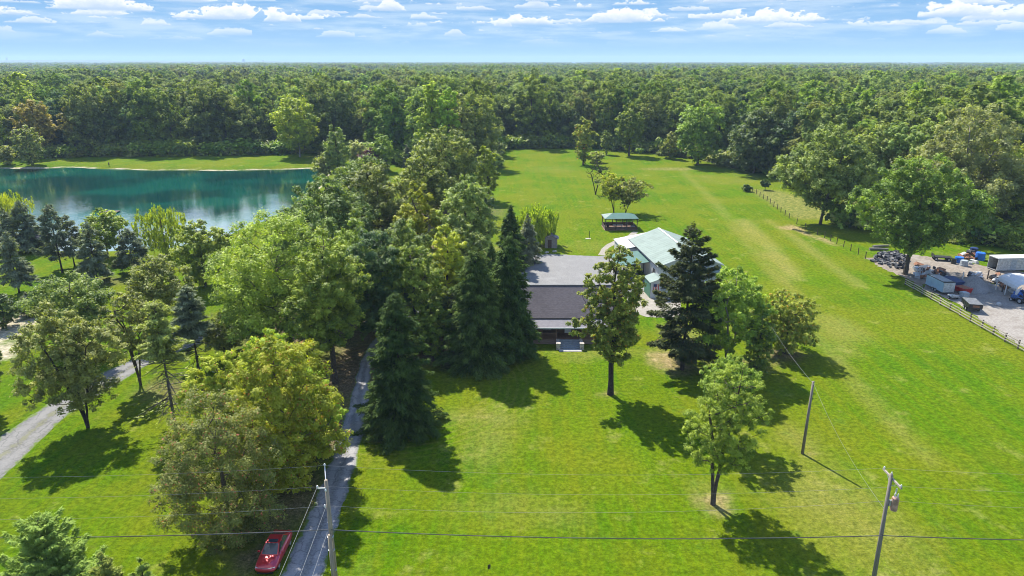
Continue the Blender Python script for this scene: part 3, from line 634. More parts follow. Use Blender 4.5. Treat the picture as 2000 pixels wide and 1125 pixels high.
tree('maple_tree', 'golden yellow topped maple deep in the grove', (822, 570), 352, 44, 'b', 'yellow', seed=57, cb=.15, ncl=75, dens=1.15)
tree('maple_tree', 'narrow yellow green maple in front of the dark spruces', (878, 650), 425, 46, 'b', 'yellow', seed=58, cb=.1, a=.85, ncl=80, dens=1.1)
tree('oak_tree', 'silvery round oak above the dark spruce pair on the field side', (912, 560), 340, 66, 'b', 'oak', seed=59, cb=.12, a=.92, b=.5, ncl=110, dens=1.2)
tree('oak_tree', 'broad pale oak at the top of the grove behind the silvery ones', (720, 455), 305, 70, 'b', 'oak', seed=60, cb=.1, a=.9, b=.5, ncl=90, dens=1.1)
tree('oak_tree', 'green oak at the top of the grove close to the tall poplar', (830, 430), 300, 60, 'b', 'green', seed=61, cb=.1, ncl=90, dens=1.1)
tree('oak_tree', 'large grey green oak at the head of the grove beside the field', (872, 410), 243, 64, 'b', 'oak', seed=62, cb=.06, a=.95, b=.5, ncl=120, dens=1.2, lobes=.28)
tree('poplar_tree', 'slim bright green poplar at the near edge of the field', (953, 392), 279, 24, 'b', 'lime', seed=63, cb=.06, a=.95, ncl=55, dens=1.1)
tree('broadleaf_tree', 'low dark tree filling the gap beneath the slim bright poplar', (925, 440), 350, 34, 'b', 'dark', seed=64, cb=.05, ncl=50)
tree('spruce_tree', 'big dark spruce standing alone beside the grey lane', (785, 838), 568, 78, 'c', 'spruce', seed=71, dens=1.6, cb=.03, sp=.36, per=9, droop=.42, hang=.5, pw=.66, jag=.2, leafpx=2.1)
tree('spruce_tree', 'dark spruce with wide skirt left of the house porch', (932, 714), 487, 67, 'c', 'spruce', seed=72, dens=1.5, cb=.04, sp=.4, per=9, droop=.45, hang=.6, pw=.6, jag=.2, leafpx=2.1)
tree('spruce_tree', 'dark spruce covering the left end of the house roof', (994, 692), 459, 57, 'c', 'spruce', seed=73, dens=1.5, cb=.05, sp=.4, per=9, droop=.45, hang=.6, pw=.6, jag=.2, leafpx=2.1)
tree('spruce_tree', 'dark spruce rising behind the roof between the skirted one and the house', (960, 640), 472, 54, 'c', 'spruce', seed=74, dens=1.3, cb=.05, sp=.4, per=8, droop=.4, hang=.5)
tree('spruce_tree', 'nearly black spruce at the corner of the gravel court', (998, 525), 398, 36, 'c', 'spruce', seed=75, dens=1.3, cb=.04, sp=.5, per=8)
tree('spruce_tree', 'grey blue spruce leaning against the weeping willow', (1030, 512), 418, 30, 'c', 'blue', seed=76, dens=1.1, cb=.04, sp=.5, per=8)
tree('willow_tree', 'weeping willow hanging over the small wooden shed', (1050, 480), 399, 43, 'b', 'lime', seed=77, cb=.2, a=.9, ncl=70, hang=2.2, wr=.5, dens=2.2, crs=1.0)
tree('oak_tree', 'green oak deep in the grove behind the large one over the lane', (705, 640), 430, 72, 'b', 'green', seed=161, cb=.1, ncl=90, dens=1.1)
tree('oak_tree', 'silvery oak between the huge pond side oak and the silvery top oak', (610, 610), 385, 75, 'b', 'oak', seed=162, cb=.1, ncl=90, dens=1.1)
tree('broadleaf_tree', 'low dark tree among trunks beside the big dark spruce', (845, 705), 585, 44, 'b', 'green', seed=163, cb=.1, ncl=60, dens=1.0)
tree('broadleaf_tree', 'low dark tree between the narrow maple and the skirted spruce', (885, 680), 560, 36, 'b', 'dark', seed=164, cb=.05, ncl=50, dens=1.0)
tree('oak_tree', 'green oak in the grove right behind the front yellow maple', (905, 620), 425, 55, 'b', 'oak', seed=165, cb=.1, ncl=80, dens=1.1)
tree('oak_tree', 'mid green oak in the heart of the grove below the golden topped maple', (815, 690), 470, 60, 'b', 'green', seed=166, cb=.18, ncl=80, dens=1.0)
tree('broadleaf_tree', 'low bushy tree under the huge pond side oak at the pale drive', (500, 675), 540, 52, 'b', 'green', seed=167, cb=.04, ncl=60, dens=1.1)
tree('broadleaf_tree', 'olive low tree covering the drive right of the blue topped spruce', (440, 700), 610, 40, 'b', 'olive', seed=168, cb=.12, ncl=50, dens=.9)
# ---- around the pond head and the end of the field
tree('poplar_tree', 'stout grey green poplar at the right end of the pond', (662, 350), 240, 28, 'b', 'oak', seed=81, cb=.05, a=.9, ncl=70, dens=1.1, lobes=.3)
tree('broadleaf_tree', 'small green tree at the waterline under the stout poplar', (634, 348), 300, 22, 'b', 'olive', seed=82, cb=.02, ncl=40)
tree('broadleaf_tree', 'round green tree behind the purple plum', (748, 335), 262, 24, 'b', 'green', seed=83, cb=.1, ncl=55)
tree('plum_tree', 'purple leaved plum at the head of the grove', (727, 335), 287, 22, 'b', 'purple', seed=84, cb=.05, ncl=45)
tree('broadleaf_tree', 'pale pinkish grey smoke tree left of the purple plum', (700, 330), 270, 20, 'b', 'grey', seed=85, cb=.1, ncl=45)
tree('spruce_tree', 'tiny dark spruce standing between the round tree and the large oak', (796, 326), 280, 11, 'c', 'blue', seed=86, cb=.03, sp=.7, per=7)
tree('spruce_tree', 'tiny silver blue spruce in front of the round green tree', (752, 332), 287, 10, 'c', 'blue', seed=87, cb=.03, sp=.7, per=7)
tree('poplar_tree', 'tallest bright green poplar standing out of the woods behind the grove', (848, 335), 150, 31, 'b', 'poplar', seed=88, cb=.02, a=.8, b=.4, ncl=90, dens=2.4, lobes=.25)
tree('poplar_tree', 'bright green poplar joined to the right side of the tallest one', (878, 338), 158, 24, 'b', 'poplar', seed=89, cb=.02, a=.8, b=.4, ncl=80, dens=2.2, lobes=.25)
tree('poplar_tree', 'paler wide poplar to the right of the tallest poplars', (905, 335), 178, 26, 'b', 'olive', seed=90, cb=.05, a=.85, ncl=80, dens=1.1)
tree('cottonwood_tree', 'yellow topped cottonwood with a pale forked trunk on the far pond bank', (586, 306), 178, 44, 'b', 'yellow', seed=91, cb=.14, a=.8, b=.55, ncl=80, dens=1.1, bmat=BARK_P, stems=2)
tree('broadleaf_tree', 'round pale green tree at the far left corner of the pond', (62, 322), 245, 26, 'b', 'olive', seed=92, cb=.04, ncl=60)
tree('broadleaf_tree', 'pale shrub like tree at the pond beside the left edge', (17, 320), 284, 18, 'b', 'olive', seed=93, cb=.02, ncl=40)
tree('maple_tree', 'large orange tinged maple in the woods beyond the left of the pond', (82, 306), 193, 40, 'b', 'gold', seed=94, cb=.1, ncl=80)
tree('maple_tree', 'smaller orange brown maple right of the large orange tinged one', (150, 304), 206, 20, 'b', 'gold', seed=95, cb=.25, ncl=45)
tree('dead_tree', 'leafless dark tree alone on the open field', (1163, 380), 308, 28, 'b', 'grey', seed=96, cb=.32, ncl=60, bare=.97, dens=.03, crs=.6, bmat=BARK_D, tw=.32, stems=2, straight=.6)
tree('locust_tree', 'leaning yellow green tree behind the open pavilion', (1199, 417), 336, 30, 'b', 'yellow', seed=97, cb=.35, ncl=50, dens=.7, shift=-12, stems=2, bmat=BARK_D, crs=.85)
tree('locust_tree', 'wide airy olive tree right of the leaning one behind the pavilion', (1222, 417), 346, 40, 'b', 'olive', seed=98, cb=.25, ncl=60, dens=.72, shift=12, stems=3, bmat=BARK_D, crs=.85)
tree('poplar_tree', 'mottled upright tree at the top of the field above the leafless one', (1139, 322), 226, 22, 'b', 'rust', seed=99, cb=.05, ncl=60, lobes=.3)
tree('shrub', 'grey green bush at the foot of the mottled upright tree', (1163, 318), 298, 16, 'b', 'olive', cat='shrub', seed=100, cb=.02, ncl=30)
tree('broadleaf_tree', 'slim bright tree at the edge of the woods right of the field corner', (1228, 304), 196, 26, 'b', 'bright', seed=101, cb=.04, a=1.25, ncl=70, lobes=.3)
tree('broadleaf_tree', 'small pale slim tree at the woods edge near the field corner', (1184, 302), 250, 11, 'b', 'oak', seed=102, cb=.04, ncl=35)
tree('broadleaf_tree', 'low yellowish tree at the woods edge beside the big dark oaks', (1308, 310), 255, 18, 'b', 'rust', seed=103, cb=.03, ncl=45)
tree('broadleaf_tree', 'tall yellow fringed tree at the woods edge left of the black oaks', (1362, 322), 196, 48, 'b', 'green', seed=104, cb=.03, a=1.15, ncl=100, dens=1.2)
tree('oak_tree', 'blackish green round oak at the right end of the field', (1472, 338), 213, 58, 'b', 'dark', seed=105, cb=.05, a=.95, b=.5, ncl=120, dens=1.3)
tree('oak_tree', 'second blackish green oak, taller, behind the right end of the field', (1556, 345), 204, 54, 'b', 'dark', seed=106, cb=.05, ncl=110, dens=1.2)
# ---- right side
tree('oak_tree', 'broad oak with a dark twin trunk at the wire fence', (1602, 438), 240, 80, 'b', 'oak', seed=111, cb=.16, a=.95, b=.52, ncl=140, dens=1.25, lobes=.25, stems=2, shift=8)
tree('oak_tree', 'pale oak behind the broad twin trunk oak', (1690, 420), 240, 60, 'b', 'oak', seed=112, cb=.06, ncl=100, dens=1.1)
tree('ash_tree', 'big bright green ash shading the scrap heaps', (1768, 536), 306, 104, 'b', 'green', seed=113, cb=.22, a=.98, b=.5, ncl=160, dens=1.25, lobes=.22, crs=.9)
tree('ash_tree', 'huge greyish thin crowned tree behind the bright green ash', (1868, 455), 202, 112, 'b', 'grey', seed=114, cb=.12, a=.95, b=.52, ncl=150, dens=.95, lobes=.28, crs=.85, bmat=BARK_P, stems=2)
tree('broadleaf_tree', 'olive tree at the right edge behind the white container', (1975, 458), 300, 62, 'b', 'olive', seed=115, cb=.05, ncl=100, dens=1.1)
tree('broadleaf_tree', 'yellowish tree at the right edge above the olive one', (1985, 420), 235, 40, 'b', 'yellow', seed=116, cb=.05, ncl=70)
tree('oak_tree', 'pale oak between the broad twin trunk oak and the greyish tree', (1735, 425), 232, 58, 'b', 'oak', seed=171, cb=.05, ncl=90, dens=1.1)
tree('broadleaf_tree', 'olive tree rising behind the greyish thin crowned tree, left part', (1800, 425), 212, 52, 'b', 'olive', seed=172, cb=.05, ncl=90, dens=1.1)
tree('broadleaf_tree', 'yellow green tree between the greyish tree and the right edge', (1925, 440), 262, 50, 'b', 'lime', seed=173, cb=.05, ncl=80, dens=1.1)
tree('oak_tree', 'green oak at the right edge behind the canopy tent', (2005, 470), 350, 50, 'b', 'green', seed=174, cb=.05, ncl=80, dens=1.1)
tree('shrub', 'round bush at the corner of the wire fence', (1458, 374), 361, 8, 'b', 'dark', cat='shrub', seed=117, cb=.02, ncl=20)
tree('broadleaf_tree', 'tiny dark sapling in the rough grass beyond the wire fence', (1494, 371), 350, 8, 'b', 'dark', seed=118, cb=.3, ncl=18)
tree('shrub', 'dark bush under the trees behind the blue barrels', (1925, 478), 442, 24, 'b', 'dark', cat='shrub', seed=119, cb=.02, ncl=40)
tree('shrub', 'bright yellow green bush in the sun right of the bright ash', (1895, 462), 428, 22, 'b', 'yellow', cat='shrub', seed=120, cb=.02, ncl=40)
tree('shrub', 'bright green bush behind the white container at the right edge', (1985, 488), 452, 30, 'b', 'bright', cat='shrub', seed=121, cb=.02, ncl=40)
tree('maple_tree', 'slim trunked tree with an airy crown in front of the house', (1192, 770), 478, 62, 'b', 'rust', seed=122, cb=.25, a=.95, b=.42, ncl=170, dens=1.15, lobes=.25, crs=.95, straight=.92, bmat=BARK_D, sprout=[(-4.0, -.6, 9.8), (-3.2, -.4, 9.4), (-4.8, -.8, 9.2), (-2.6, -.3, 8.8), (-5.2, -.7, 10.0), (-3.8, -.8, 8.7), (-3.0, -.3, 10.3)])
tree('spruce_tree', 'ragged blackish spruce in front of the pole barn', (1332, 722), 441, 72, 'c', 'drab', seed=123, dens=1.15, cb=.10, sp=.75, per=7, droop=.3, hang=.35, pw=.55, ragged=.35, jag=.28, clumpy=.45, tipup=.3)
tree('maple_tree', 'open green tree with pale stems right of the ragged spruce', (1418, 715), 520, 78, 'b', 'bright', seed=124, cb=.2, a=.9, ncl=110, dens=1.0, stems=3, crs=.8, lobes=.28, bmat=BARK_P)
tree('shrub', 'dark green low tree between the open green tree and the round thicket', (1476, 735), 616, 31, 'b', 'green', seed=125, cb=.04, ncl=60, dens=.9)
tree('locust_tree', 'light green feathery tree with a leaning trunk on the front lawn', (1392, 985), 706, 76, 'b', 'bright', seed=126, cb=.26, a=.85, b=.6, ncl=130, dens=1.1, leafpx=2.0, stems=2, shift=20, crs=.85, wr=.42, straight=.7)
tree('locust_tree', 'light green many stemmed tree half hidden behind the feathery one on the lawn', (1410, 866), 690, 62, 'b', 'bright', seed=128, cb=.3, a=.9, b=.6, ncl=100, dens=1.0, stems=4, crs=.85, wr=.5)
tree('hawthorn_tree', 'round twiggy brown green thicket tree on the edge of the field', (1532, 690), 563, 63, 'b', 'rust', seed=127, cb=.06, a=.95, b=.5, ncl=110, dens=1.2, leafpx=2.0, crs=.8, bmat=BARK_D)
print('near leaves', N_LEAVES)

# ---- the woods: the nearest 300 stand as trees of their own, the rest is one mass
def src(kind, seed, H, R, mat, nl, ls, **kw):
    return (broadleaf if kind == 'b' else conifer)('woodland', seed, H, R, L[mat], nl=nl, ls=ls, **kw)
WK = dict(cb=.02, lobes=.2, b=.38, crs=1.2)
variants = [                                    # wood mesh, crown mesh, colour word, share
    (src('b', 201, 28, 8.0, 'oak_far', 11000, .9, a=.85, ncl=36, **WK), 'grey green', .24), (src('b', 202, 31, 9.2, 'oak_far', 12500, .95, a=.8, ncl=44, **WK), 'grey green', .20),
    (src('b', 203, 29, 7.4, 'green_far', 10500, .9, a=.8, ncl=36, **WK), 'mid green', .14), (src('b', 204, 32, 6.4, 'green_far', 9500, .9, a=.75, ncl=44, **WK), 'mid green', .10),
    (src('b', 205, 28, 8.6, 'dark_far', 11500, .9, a=.85, ncl=38, **WK), 'blackish green', .10), (src('b', 206, 27, 7.4, 'olive_far', 10000, .9, a=.8, ncl=38, **WK), 'olive', .10),
    (src('b', 207, 25, 7.0, 'yellow', 9000, .9, a=.8, ncl=34, **WK), 'yellow green', .06), (src('b', 208, 33, 4.8, 'lime', 8500, .85, a=.8, ncl=44, **WK), 'bright green', .06)]
LK = dict(cb=.08, lobes=.2, b=.38, crs=1.15)
lods = [src('b', 221, 29, 9.0, 'oak_far', 1900, 1.9, ncl=18, **LK), src('b', 222, 30, 8.2, 'green_far', 1800, 1.9, ncl=20, **LK), src('b', 223, 28, 9.2, 'dark_far', 1900, 1.9, ncl=18, **LK), src('b', 224, 29, 8.0, 'olive_far', 1800, 1.9, ncl=18, **LK),
        src('b', 225, 27, 7.8, 'yellow', 1700, 1.9, ncl=18, **LK)]
rw = np.random.default_rng(77)
def jitter_grid(y0, y1, st, grow=0.0):
    out = []; y = y0
    while y < y1:
        s = st+grow*(y-y0); xm = min(.80*y+60, 7200); x = -xm
        while x < xm: out.append((x+rw.uniform(-.42, .42)*s, y+rw.uniform(-.42, .42)*s)); x += s
        y += s
    return np.array(out)
near = jitter_grid(190, 700, 10.8)
nd = sdist(near, forest_poly); near = near[nd < -2.5]
def clear(P):                                                          # glades and fields lying among the woods
    x, y = P[:, 0], P[:, 1]; n = np.sin(x*.009+1.7*np.sin(y*.0035))*np.sin(y*.0065+.8*np.sin(x*.004)+1)
    g = (np.abs(y-(475+22*np.sin(x*.02))) < 42+14*np.sin(x*.013)) & (x < 10) | (((x-150)/46)**2+((y-338)/30)**2 < 1) | (((x-60)/90)**2+((y-520)/40)**2 < 1)
    return g | ((n > .62) & (y > 640))
near = near[~clear(near)]
nd = np.linalg.norm(near-np.array([[20, 0]]), axis=1); near = near[np.argsort(nd)]
keepouts = np.array([o.location[:2] for o in COL.objects if o.parent is None and o.type == 'EMPTY'])
colx = 1000+near[:, 0]*FPX/(near[:, 1]*CP+(HC-24)*SP); seen = (colx > -40) & (colx < 2040); near = np.concatenate([near[seen], near[~seen]])
near = near[np.min(np.linalg.norm(near[:, None]-keepouts[None], axis=2), 1) > 5.0]
share = np.array([v[2] for v in variants]); share /= share.sum()
protos = []
LANDMARKS = [(20, 'at the left end of the pond bank'), (115, 'around the orange tinged maples'), (230, 'behind the left part of the far pond bank'), (340, 'behind the middle of the far pond bank'), (450, 'behind the right part of the far pond bank'),
             (545, 'just left of the yellow topped cottonwood'), (640, 'right of the yellow topped cottonwood'), (730, 'above the purple plum'), (800, 'just left of the tallest poplar'), (890, 'just right of the tallest poplar'), (960, 'above the slim bright poplar'),
             (1040, 'at the near corner of the field end'), (1110, 'left of the mottled upright tree'), (1170, 'right of the mottled upright tree'), (1230, 'above the slim bright woods edge tree'), (1300, 'above the low yellowish tree'), (1365, 'behind the yellow fringed tree'),
             (1430, 'left of the blackish oaks'), (1500, 'behind the first blackish oak'), (1570, 'behind the second blackish oak'), (1640, 'behind the twin trunk oak'), (1710, 'between the twin trunk oak and the bright ash'), (1780, 'above the bright green ash'),
             (1850, 'behind the greyish thin crowned tree'), (1930, 'behind the white container'), (2010, 'at the right edge of the picture')]
def region(x, y):
    px = 1000+x*FPX/(y*CP+(HC-24)*SP); return min(LANDMARKS, key=lambda l: abs(l[0]-px))[1]
ndist = -sdist(near, forest_poly)
cnt300 = min(300, len(near))
# colours come in drifts, as kinds of trees do
def pick(P):
    u = .5+.5*np.sin(P[:, 0]*.021+1.3*np.sin(P[:, 1]*.013))*np.cos(P[:, 1]*.017+P[:, 0]*.004); u = np.clip(.55*u+.45*rw.random(len(P)), 0, .999)
    r = np.where(rw.random(len(P)) < .55, rw.random(len(P)), u); return np.searchsorted(np.cumsum(share), np.clip(r, 0, .999))
pk = pick(near)
for i in range(cnt300):
    k = int(pk[i]); x, y = near[i]; reg = region(x, y); word = variants[k][1]
    s = float(np.clip(rw.normal(.92, .12), .6, 1.12)); size = 'short' if s < .87 else ('tall' if s > .98 else 'middling'); row = 'front' if ndist[i] < 9 else ('second' if ndist[i] < 20 else ('third' if ndist[i] < 32 else 'back'))
    e = empty('woodland_tree', (x, y, 0), rw.uniform(0, 6.28), f'{size} {word} tree, {row} row, {reg}', 'tree', f'trees of the woods {reg}')
    e.scale = (s*rw.uniform(.9, 1.15), s*rw.uniform(.9, 1.15), s)
    mobj('trunk', variants[k][0][0], e); c = mobj('crown', variants[k][0][1], e)
    if len(protos) <= k: protos += [None]*(k+1-len(protos))
    if protos[k] is None: protos[k] = c
protos += [None]*(len(variants)-len(protos))
lod_src = []
for k, (wd, cr) in enumerate(lods):
    x, y = (near[(near[:, 1] > 600) & (np.abs(near[:, 0]) < 300)])[5+k*17]
    word = ['grey green', 'mid green', 'blackish green', 'olive', 'yellow green'][k]  # the same kinds as in the mass
    e = empty('woodland_tree', (x, y, 0), 0, f'{word} treetop far back in the distant woods', 'tree')
    mobj('trunk', wd, e); lod_src.append(mobj('crown', cr, e))
# points of the mass
mid = near[cnt300:]; far = jitter_grid(700, 2600, 12.0, .0022); vfar = jitter_grid(2600, 9000, 15, .006); far = far[~clear(far)]; vfar = vfar[~clear(vfar)]
pts, kinds, scl = [], [], []
pts.append(np.column_stack([mid, np.zeros(len(mid))])); kinds.append(pk[cnt300:]); scl.append(np.clip(rw.normal(.92, .12, len(mid)), .6, 1.12))
for P, s0 in ((far, 1.0), (vfar, 1.0)):
    u = .5+.5*np.sin(P[:, 0]*.006+1.3*np.sin(P[:, 1]*.004))*np.cos(P[:, 1]*.005); u = .5*u+.5*rw.random(len(P))
    kk = np.searchsorted(np.cumsum([.30, .25, .13, .21, .11]), np.clip(u, 0, .999))
    hs = .84+.16*np.sin(P[:, 0]*.011+2)*np.sin(P[:, 1]*.006)+rw.normal(0, .13, len(P)); hs = np.clip(hs, .5, 1.16)
    pts.append(np.column_stack([P, np.zeros(len(P))])); kinds.append(kk+100); scl.append(hs*(1+.25*np.clip((P[:, 1]-2600)/6000, 0, 1)))
pts = np.concatenate(pts); kinds = np.concatenate(kinds); scl = np.concatenate(scl)
fm = bpy.data.meshes.new('forest'); fm.vertices.add(len(pts)); fm.vertices.foreach_set('co', pts.astype(np.float32).ravel())
fa = fm.attributes.new('kind', 'INT', 'POINT'); fa.data.foreach_set('value', kinds.astype(np.int32))
fa = fm.attributes.new('size', 'FLOAT', 'POINT'); fa.data.foreach_set('value', scl.astype(np.float32)); fm.update()
fo = tag(mobj('forest', fm), 'endless green woods reaching to the horizon', 'woods', kind='stuff')
def scatter_group(name, sources):
    ng = bpy.data.node_groups.new(name, 'GeometryNodeTree')
    ng.interface.new_socket('Geometry', in_out='INPUT', socket_type='NodeSocketGeometry'); ng.interface.new_socket('Geometry', in_out='OUTPUT', socket_type='NodeSocketGeometry')
    t = NT(ng); gi = t.node('NodeGroupInput'); go = t.node('NodeGroupOutput')
    kind = t.node('GeometryNodeInputNamedAttribute', data_type='INT'); kind.inputs['Name'].default_value = 'kind'
    size = t.node('GeometryNodeInputNamedAttribute', data_type='FLOAT'); size.inputs['Name'].default_value = 'size'
    rot = t.node('FunctionNodeRandomValue', data_type='FLOAT_VECTOR'); rot.inputs[0].default_value = (-.05, -.05, 0); rot.inputs[1].default_value = (.05, .05, 6.28)
    wid = t.node('FunctionNodeRandomValue', data_type='FLOAT'); wid.inputs[2].default_value = .8; wid.inputs[3].default_value = 1.35; wid.inputs['Seed'].default_value = 3
    sx = t.math('MULTIPLY', size.outputs[0], wid.outputs[1]); sv = t.node('ShaderNodeCombineXYZ', {0: sx, 1: sx, 2: size.outputs[0]})
    j = t.node('GeometryNodeJoinGeometry')
    for k, ob in sources:
        cmpn = t.node('FunctionNodeCompare', data_type='INT', operation='EQUAL'); t.l.new(kind.outputs[0], cmpn.inputs[2]); cmpn.inputs[3].default_value = k
        oi = t.node('GeometryNodeObjectInfo'); oi.inputs[0].default_value = ob; oi.inputs['As Instance'].default_value = False; oi.transform_space = 'ORIGINAL'
        ip = t.node('GeometryNodeInstanceOnPoints'); t.l.new(gi.outputs[0], ip.inputs['Points']); t.l.new(cmpn.outputs[0], ip.inputs['Selection'])
        t.l.new(oi.outputs['Geometry'], ip.inputs['Instance']); t.l.new(rot.outputs[0], ip.inputs['Rotation']); t.l.new(sv.outputs[0], ip.inputs['Scale'])
        t.l.new(ip.outputs[0], j.inputs[0])
    t.l.new(j.outputs[0], go.inputs[0]); return ng
ng = scatter_group('forest', [(k, o) for k, o in enumerate(protos) if o]+[(100+k, o) for k, o in enumerate(lod_src)])
md = fo.modifiers.new('trees', 'NODES'); md.node_group = ng
# undergrowth along the edge of the woods
bw, bc = broadleaf('undergrowth', 301, 2.6, 2.2, L['green'], cb=.02, ncl=24, nl=900, ls=.55)
bw2, bc2 = broadleaf('undergrowth', 302, 2.0, 2.0, L['olive'], cb=.02, ncl=20, nl=800, ls=.5)
ub = empty('shrub', tuple(G(1250, 300)), 0, 'low green bush at the foot of the slim bright tree', 'shrub'); mobj('trunk', bw, ub); us1 = mobj('crown', bc, ub)
ub = empty('shrub', tuple(G(1290, 304)), 0, 'low olive bush beside the low yellowish tree', 'shrub'); mobj('trunk', bw2, ub); us2 = mobj('crown', bc2, ub)
up = []
for i in range(len(edge)-1):
    a_, b_ = edge[i], edge[i+1]; n = int(np.linalg.norm(b_-a_)/1.7)
    if np.linalg.norm(a_) > 700: continue
    nrm = np.array([-(b_-a_)[1], (b_-a_)[0]])/np.linalg.norm(b_-a_)
    for k in range(n):
        for row in range(3):
            if rw.random() < .75: up.append(list(a_+(b_-a_)*rw.random()+nrm*(rw.uniform(0, 2)+2.6*row-1.5))+[0])
up += [list(G(x+rw.uniform(-60, 60), y+rw.uniform(-8, 8))) for x, y in ((1900, 470), (1960, 470), (1990, 460), (1850, 455), (1700, 440)) for _ in range(14)]
up = np.array(up); um = bpy.data.meshes.new('undergrowth'); um.vertices.add(len(up)); um.vertices.foreach_set('co', up.astype(np.float32).ravel())
a_ = um.attributes.new('kind', 'INT', 'POINT'); a_.data.foreach_set('value', rw.integers(0, 2, len(up)).astype(np.int32))
a_ = um.attributes.new('size', 'FLOAT', 'POINT'); a_.data.foreach_set('value', (.5+2.3*rw.random(len(up))**2.2).astype(np.float32)); um.update()
uo = tag(mobj('undergrowth', um), 'low brush along the foot of the woods', 'undergrowth', kind='stuff')
uo.modifiers.new('brush', 'NODES').node_group = scatter_group('undergrowth', [(0, us1), (1, us2)])
# a low wooded rise far off on the left
hxx = np.linspace(-9000, -900, 160); hyy = np.linspace(7300, 9200, 14); hX, hY = np.meshgrid(hxx, hyy)
hZ = 62*np.clip((-900-hX)/2600, 0, 1)**.7*np.sin(np.pi*np.clip((hY-7300)/1900, 0, 1))*(.86+.10*np.sin(hX*.0021)+.05*np.sin(hX*.009+1)+.05*rw.random(hX.shape))-1
hi_ = np.arange(hX.size).reshape(hX.shape); hf = np.stack([hi_[:-1, :-1].ravel(), hi_[:-1, 1:].ravel(), hi_[1:, 1:].ravel(), hi_[1:, :-1].ravel()], 1)
tag(mobj('hills', raw_mesh('hills', np.column_stack([hX.ravel(), hY.ravel(), hZ.ravel()]), hf, gravel_mat('wooded_hill', (.035, .060, .022), (.075, .110, .035), .02, .3, (.05, .08, .03), .4))), 'low wooded rise on the horizon at the left', kind='structure')
# the air
hz, ht, hout = new_mat('haze'); vol = ht.node('ShaderNodeVolumePrincipled', {'Color': (.58, .78, 1.0, 1), 'Density': .00010, 'Anisotropy': .0})
ht.l.new(vol.outputs[0], hout.inputs['Volume'])
hz.cycles.volume_sampling = 'MULTIPLE_IMPORTANCE'
o = tag(MB().box((0, 4600, 49.5), (18700, 9420, 111)).build('haze', hz), 'pale blue air over the far woods', kind='stuff')
# ------------------------------------------------------------------ paints and woods
def shingle_mat(name, a, b, course):
    m, t, out = new_mat(name); v = t.node('ShaderNodeTexCoord').outputs['Object']; s = t.node('ShaderNodeSeparateXYZ', {0: v})
    wv = t.math('FRACT', t.math('MULTIPLY', s.outputs[1], 1/course)); n = t.noise(t.scale(v, (1.2, 7, 7)), 2.2, 4, .6); n2 = t.noise(v, .5, 4, .6)
    c = t.mix(t.ramp(n, .3, .7), a, b); c = t.mix(t.math('MULTIPLY', t.ramp(wv, .0, .22, 1, 0), .35), c, tuple(x*.45 for x in a)); c = t.mix(t.math('MULTIPLY', t.ramp(n2, .5, .7), .35), c, tuple(x*.6 for x in a))
    bs = t.node('ShaderNodeBsdfPrincipled', {'Base Color': c, 'Roughness': .9, 'Specular IOR Level': .15})
    t.l.new(t.node('ShaderNodeBump', {'Strength': .5, 'Distance': .03, 'Height': wv}).outputs[0], bs.inputs['Normal']); t.l.new(bs.outputs[0], out.inputs[0]); return m
SHINGLE = shingle_mat('brown_shingle', (.072, .064, .068), (.122, .108, .114), .28)
SHINGLE_P = shingle_mat('porch_shingle', (.12, .115, .125), (.19, .18, .19), .28)
MINT = solid('mint_metal', (.180, .222, .192), .75, .10, .6, spec=.12)
MINT_D = solid('green_metal', (.062, .125, .105), .7, .10, .6, spec=.15)
GREEN_W = solid('green_siding', (.035, .13, .075), .5, .12, 2)
WHITE = solid('white_siding', (0.425, 0.425, 0.412), .5, .06, 1.2, streak=(3, 3, .4))
CREAM = solid('cream_siding', (.55, .52, .42), .6, .08, 1.5, streak=(3, 3, .4))
TRIMW = solid('white_trim', (0.510, 0.510, 0.493), .5, .05, 2)
BROWN = solid('brown_log', (.085, .050, .032), .7, .3, 3, streak=(.6, 4, 6), bump=.3)
CEDAR = solid('red_brown_rail', (.17, .095, .060), .7, .3, 4, streak=(1, 4, 4))
SKIRT = solid('porch_skirt', (.20, .14, .105), .8, .25, 3, streak=(.5, 4, 6))
STEPM = solid('grey_step', (.20, .225, .25), .75, .15, 3)
STONE = solid('field_stone', (.34, .31, .27), .85, .4, 5, bump=.6)
DARK = solid('dark_metal', (.022, .022, .024), .5, .3, 4)
BLACKP = solid('black_paint', (.016, .016, .018), .35, .3, 3)
RUBBER = solid('rubber', (.018, .018, .018), .85, .2, 6)
STEEL = solid('galvanised', (.42, .43, .44), .45, .15, 4, metal=.6)
GLASS = solid('window_glass', (.03, .04, .05), .06, .1, 1, spec=.8)
OLDWOOD = solid('weathered_wood', (.26, .225, .19), .85, .3, 3, streak=(6, 6, .8), bump=.3)
RAILW = solid('weathered_rail', (.27, .24, .19), .8, .25, 3, streak=(4, .5, 4))
POSTW = solid('dark_post', (.060, .045, .034), .9, .3, 4, streak=(5, 5, .8))
POLEW = solid('pole_wood', (.25, .205, .145), .85, .25, 2.5, streak=(8, 8, .35), bump=.4)
POLEG = solid('grey_pole_wood', (.17, .145, .12), .85, .25, 2.5, streak=(8, 8, .35), bump=.4)
PORC = solid('porcelain', (.55, .54, .50), .3, .1, 3)
WIREM = solid('aluminium_wire', (.16, .16, .16), .7, .1, 2)
CABLE = solid('black_cable', (.055, .055, .055), .6, .1, 2)
RUSTY = solid('rusty_metal', (.20, .09, .045), .8, .45, 5)
BLUE = solid('blue_plastic', (.02, .12, .42), .45, .15, 2)
NAVY = solid('navy_tarp', (.012, .03, .10), .5, .25, 2)
RED = solid('red_paint', (.36, .018, .016), .4, .2, 2)
PALEB = solid('pale_blue_panel', (0.221, 0.323, 0.425), .35, .08, .8, spec=.5)
GREYP = solid('grey_plastic', (.26, .29, .31), .5, .2, 3)
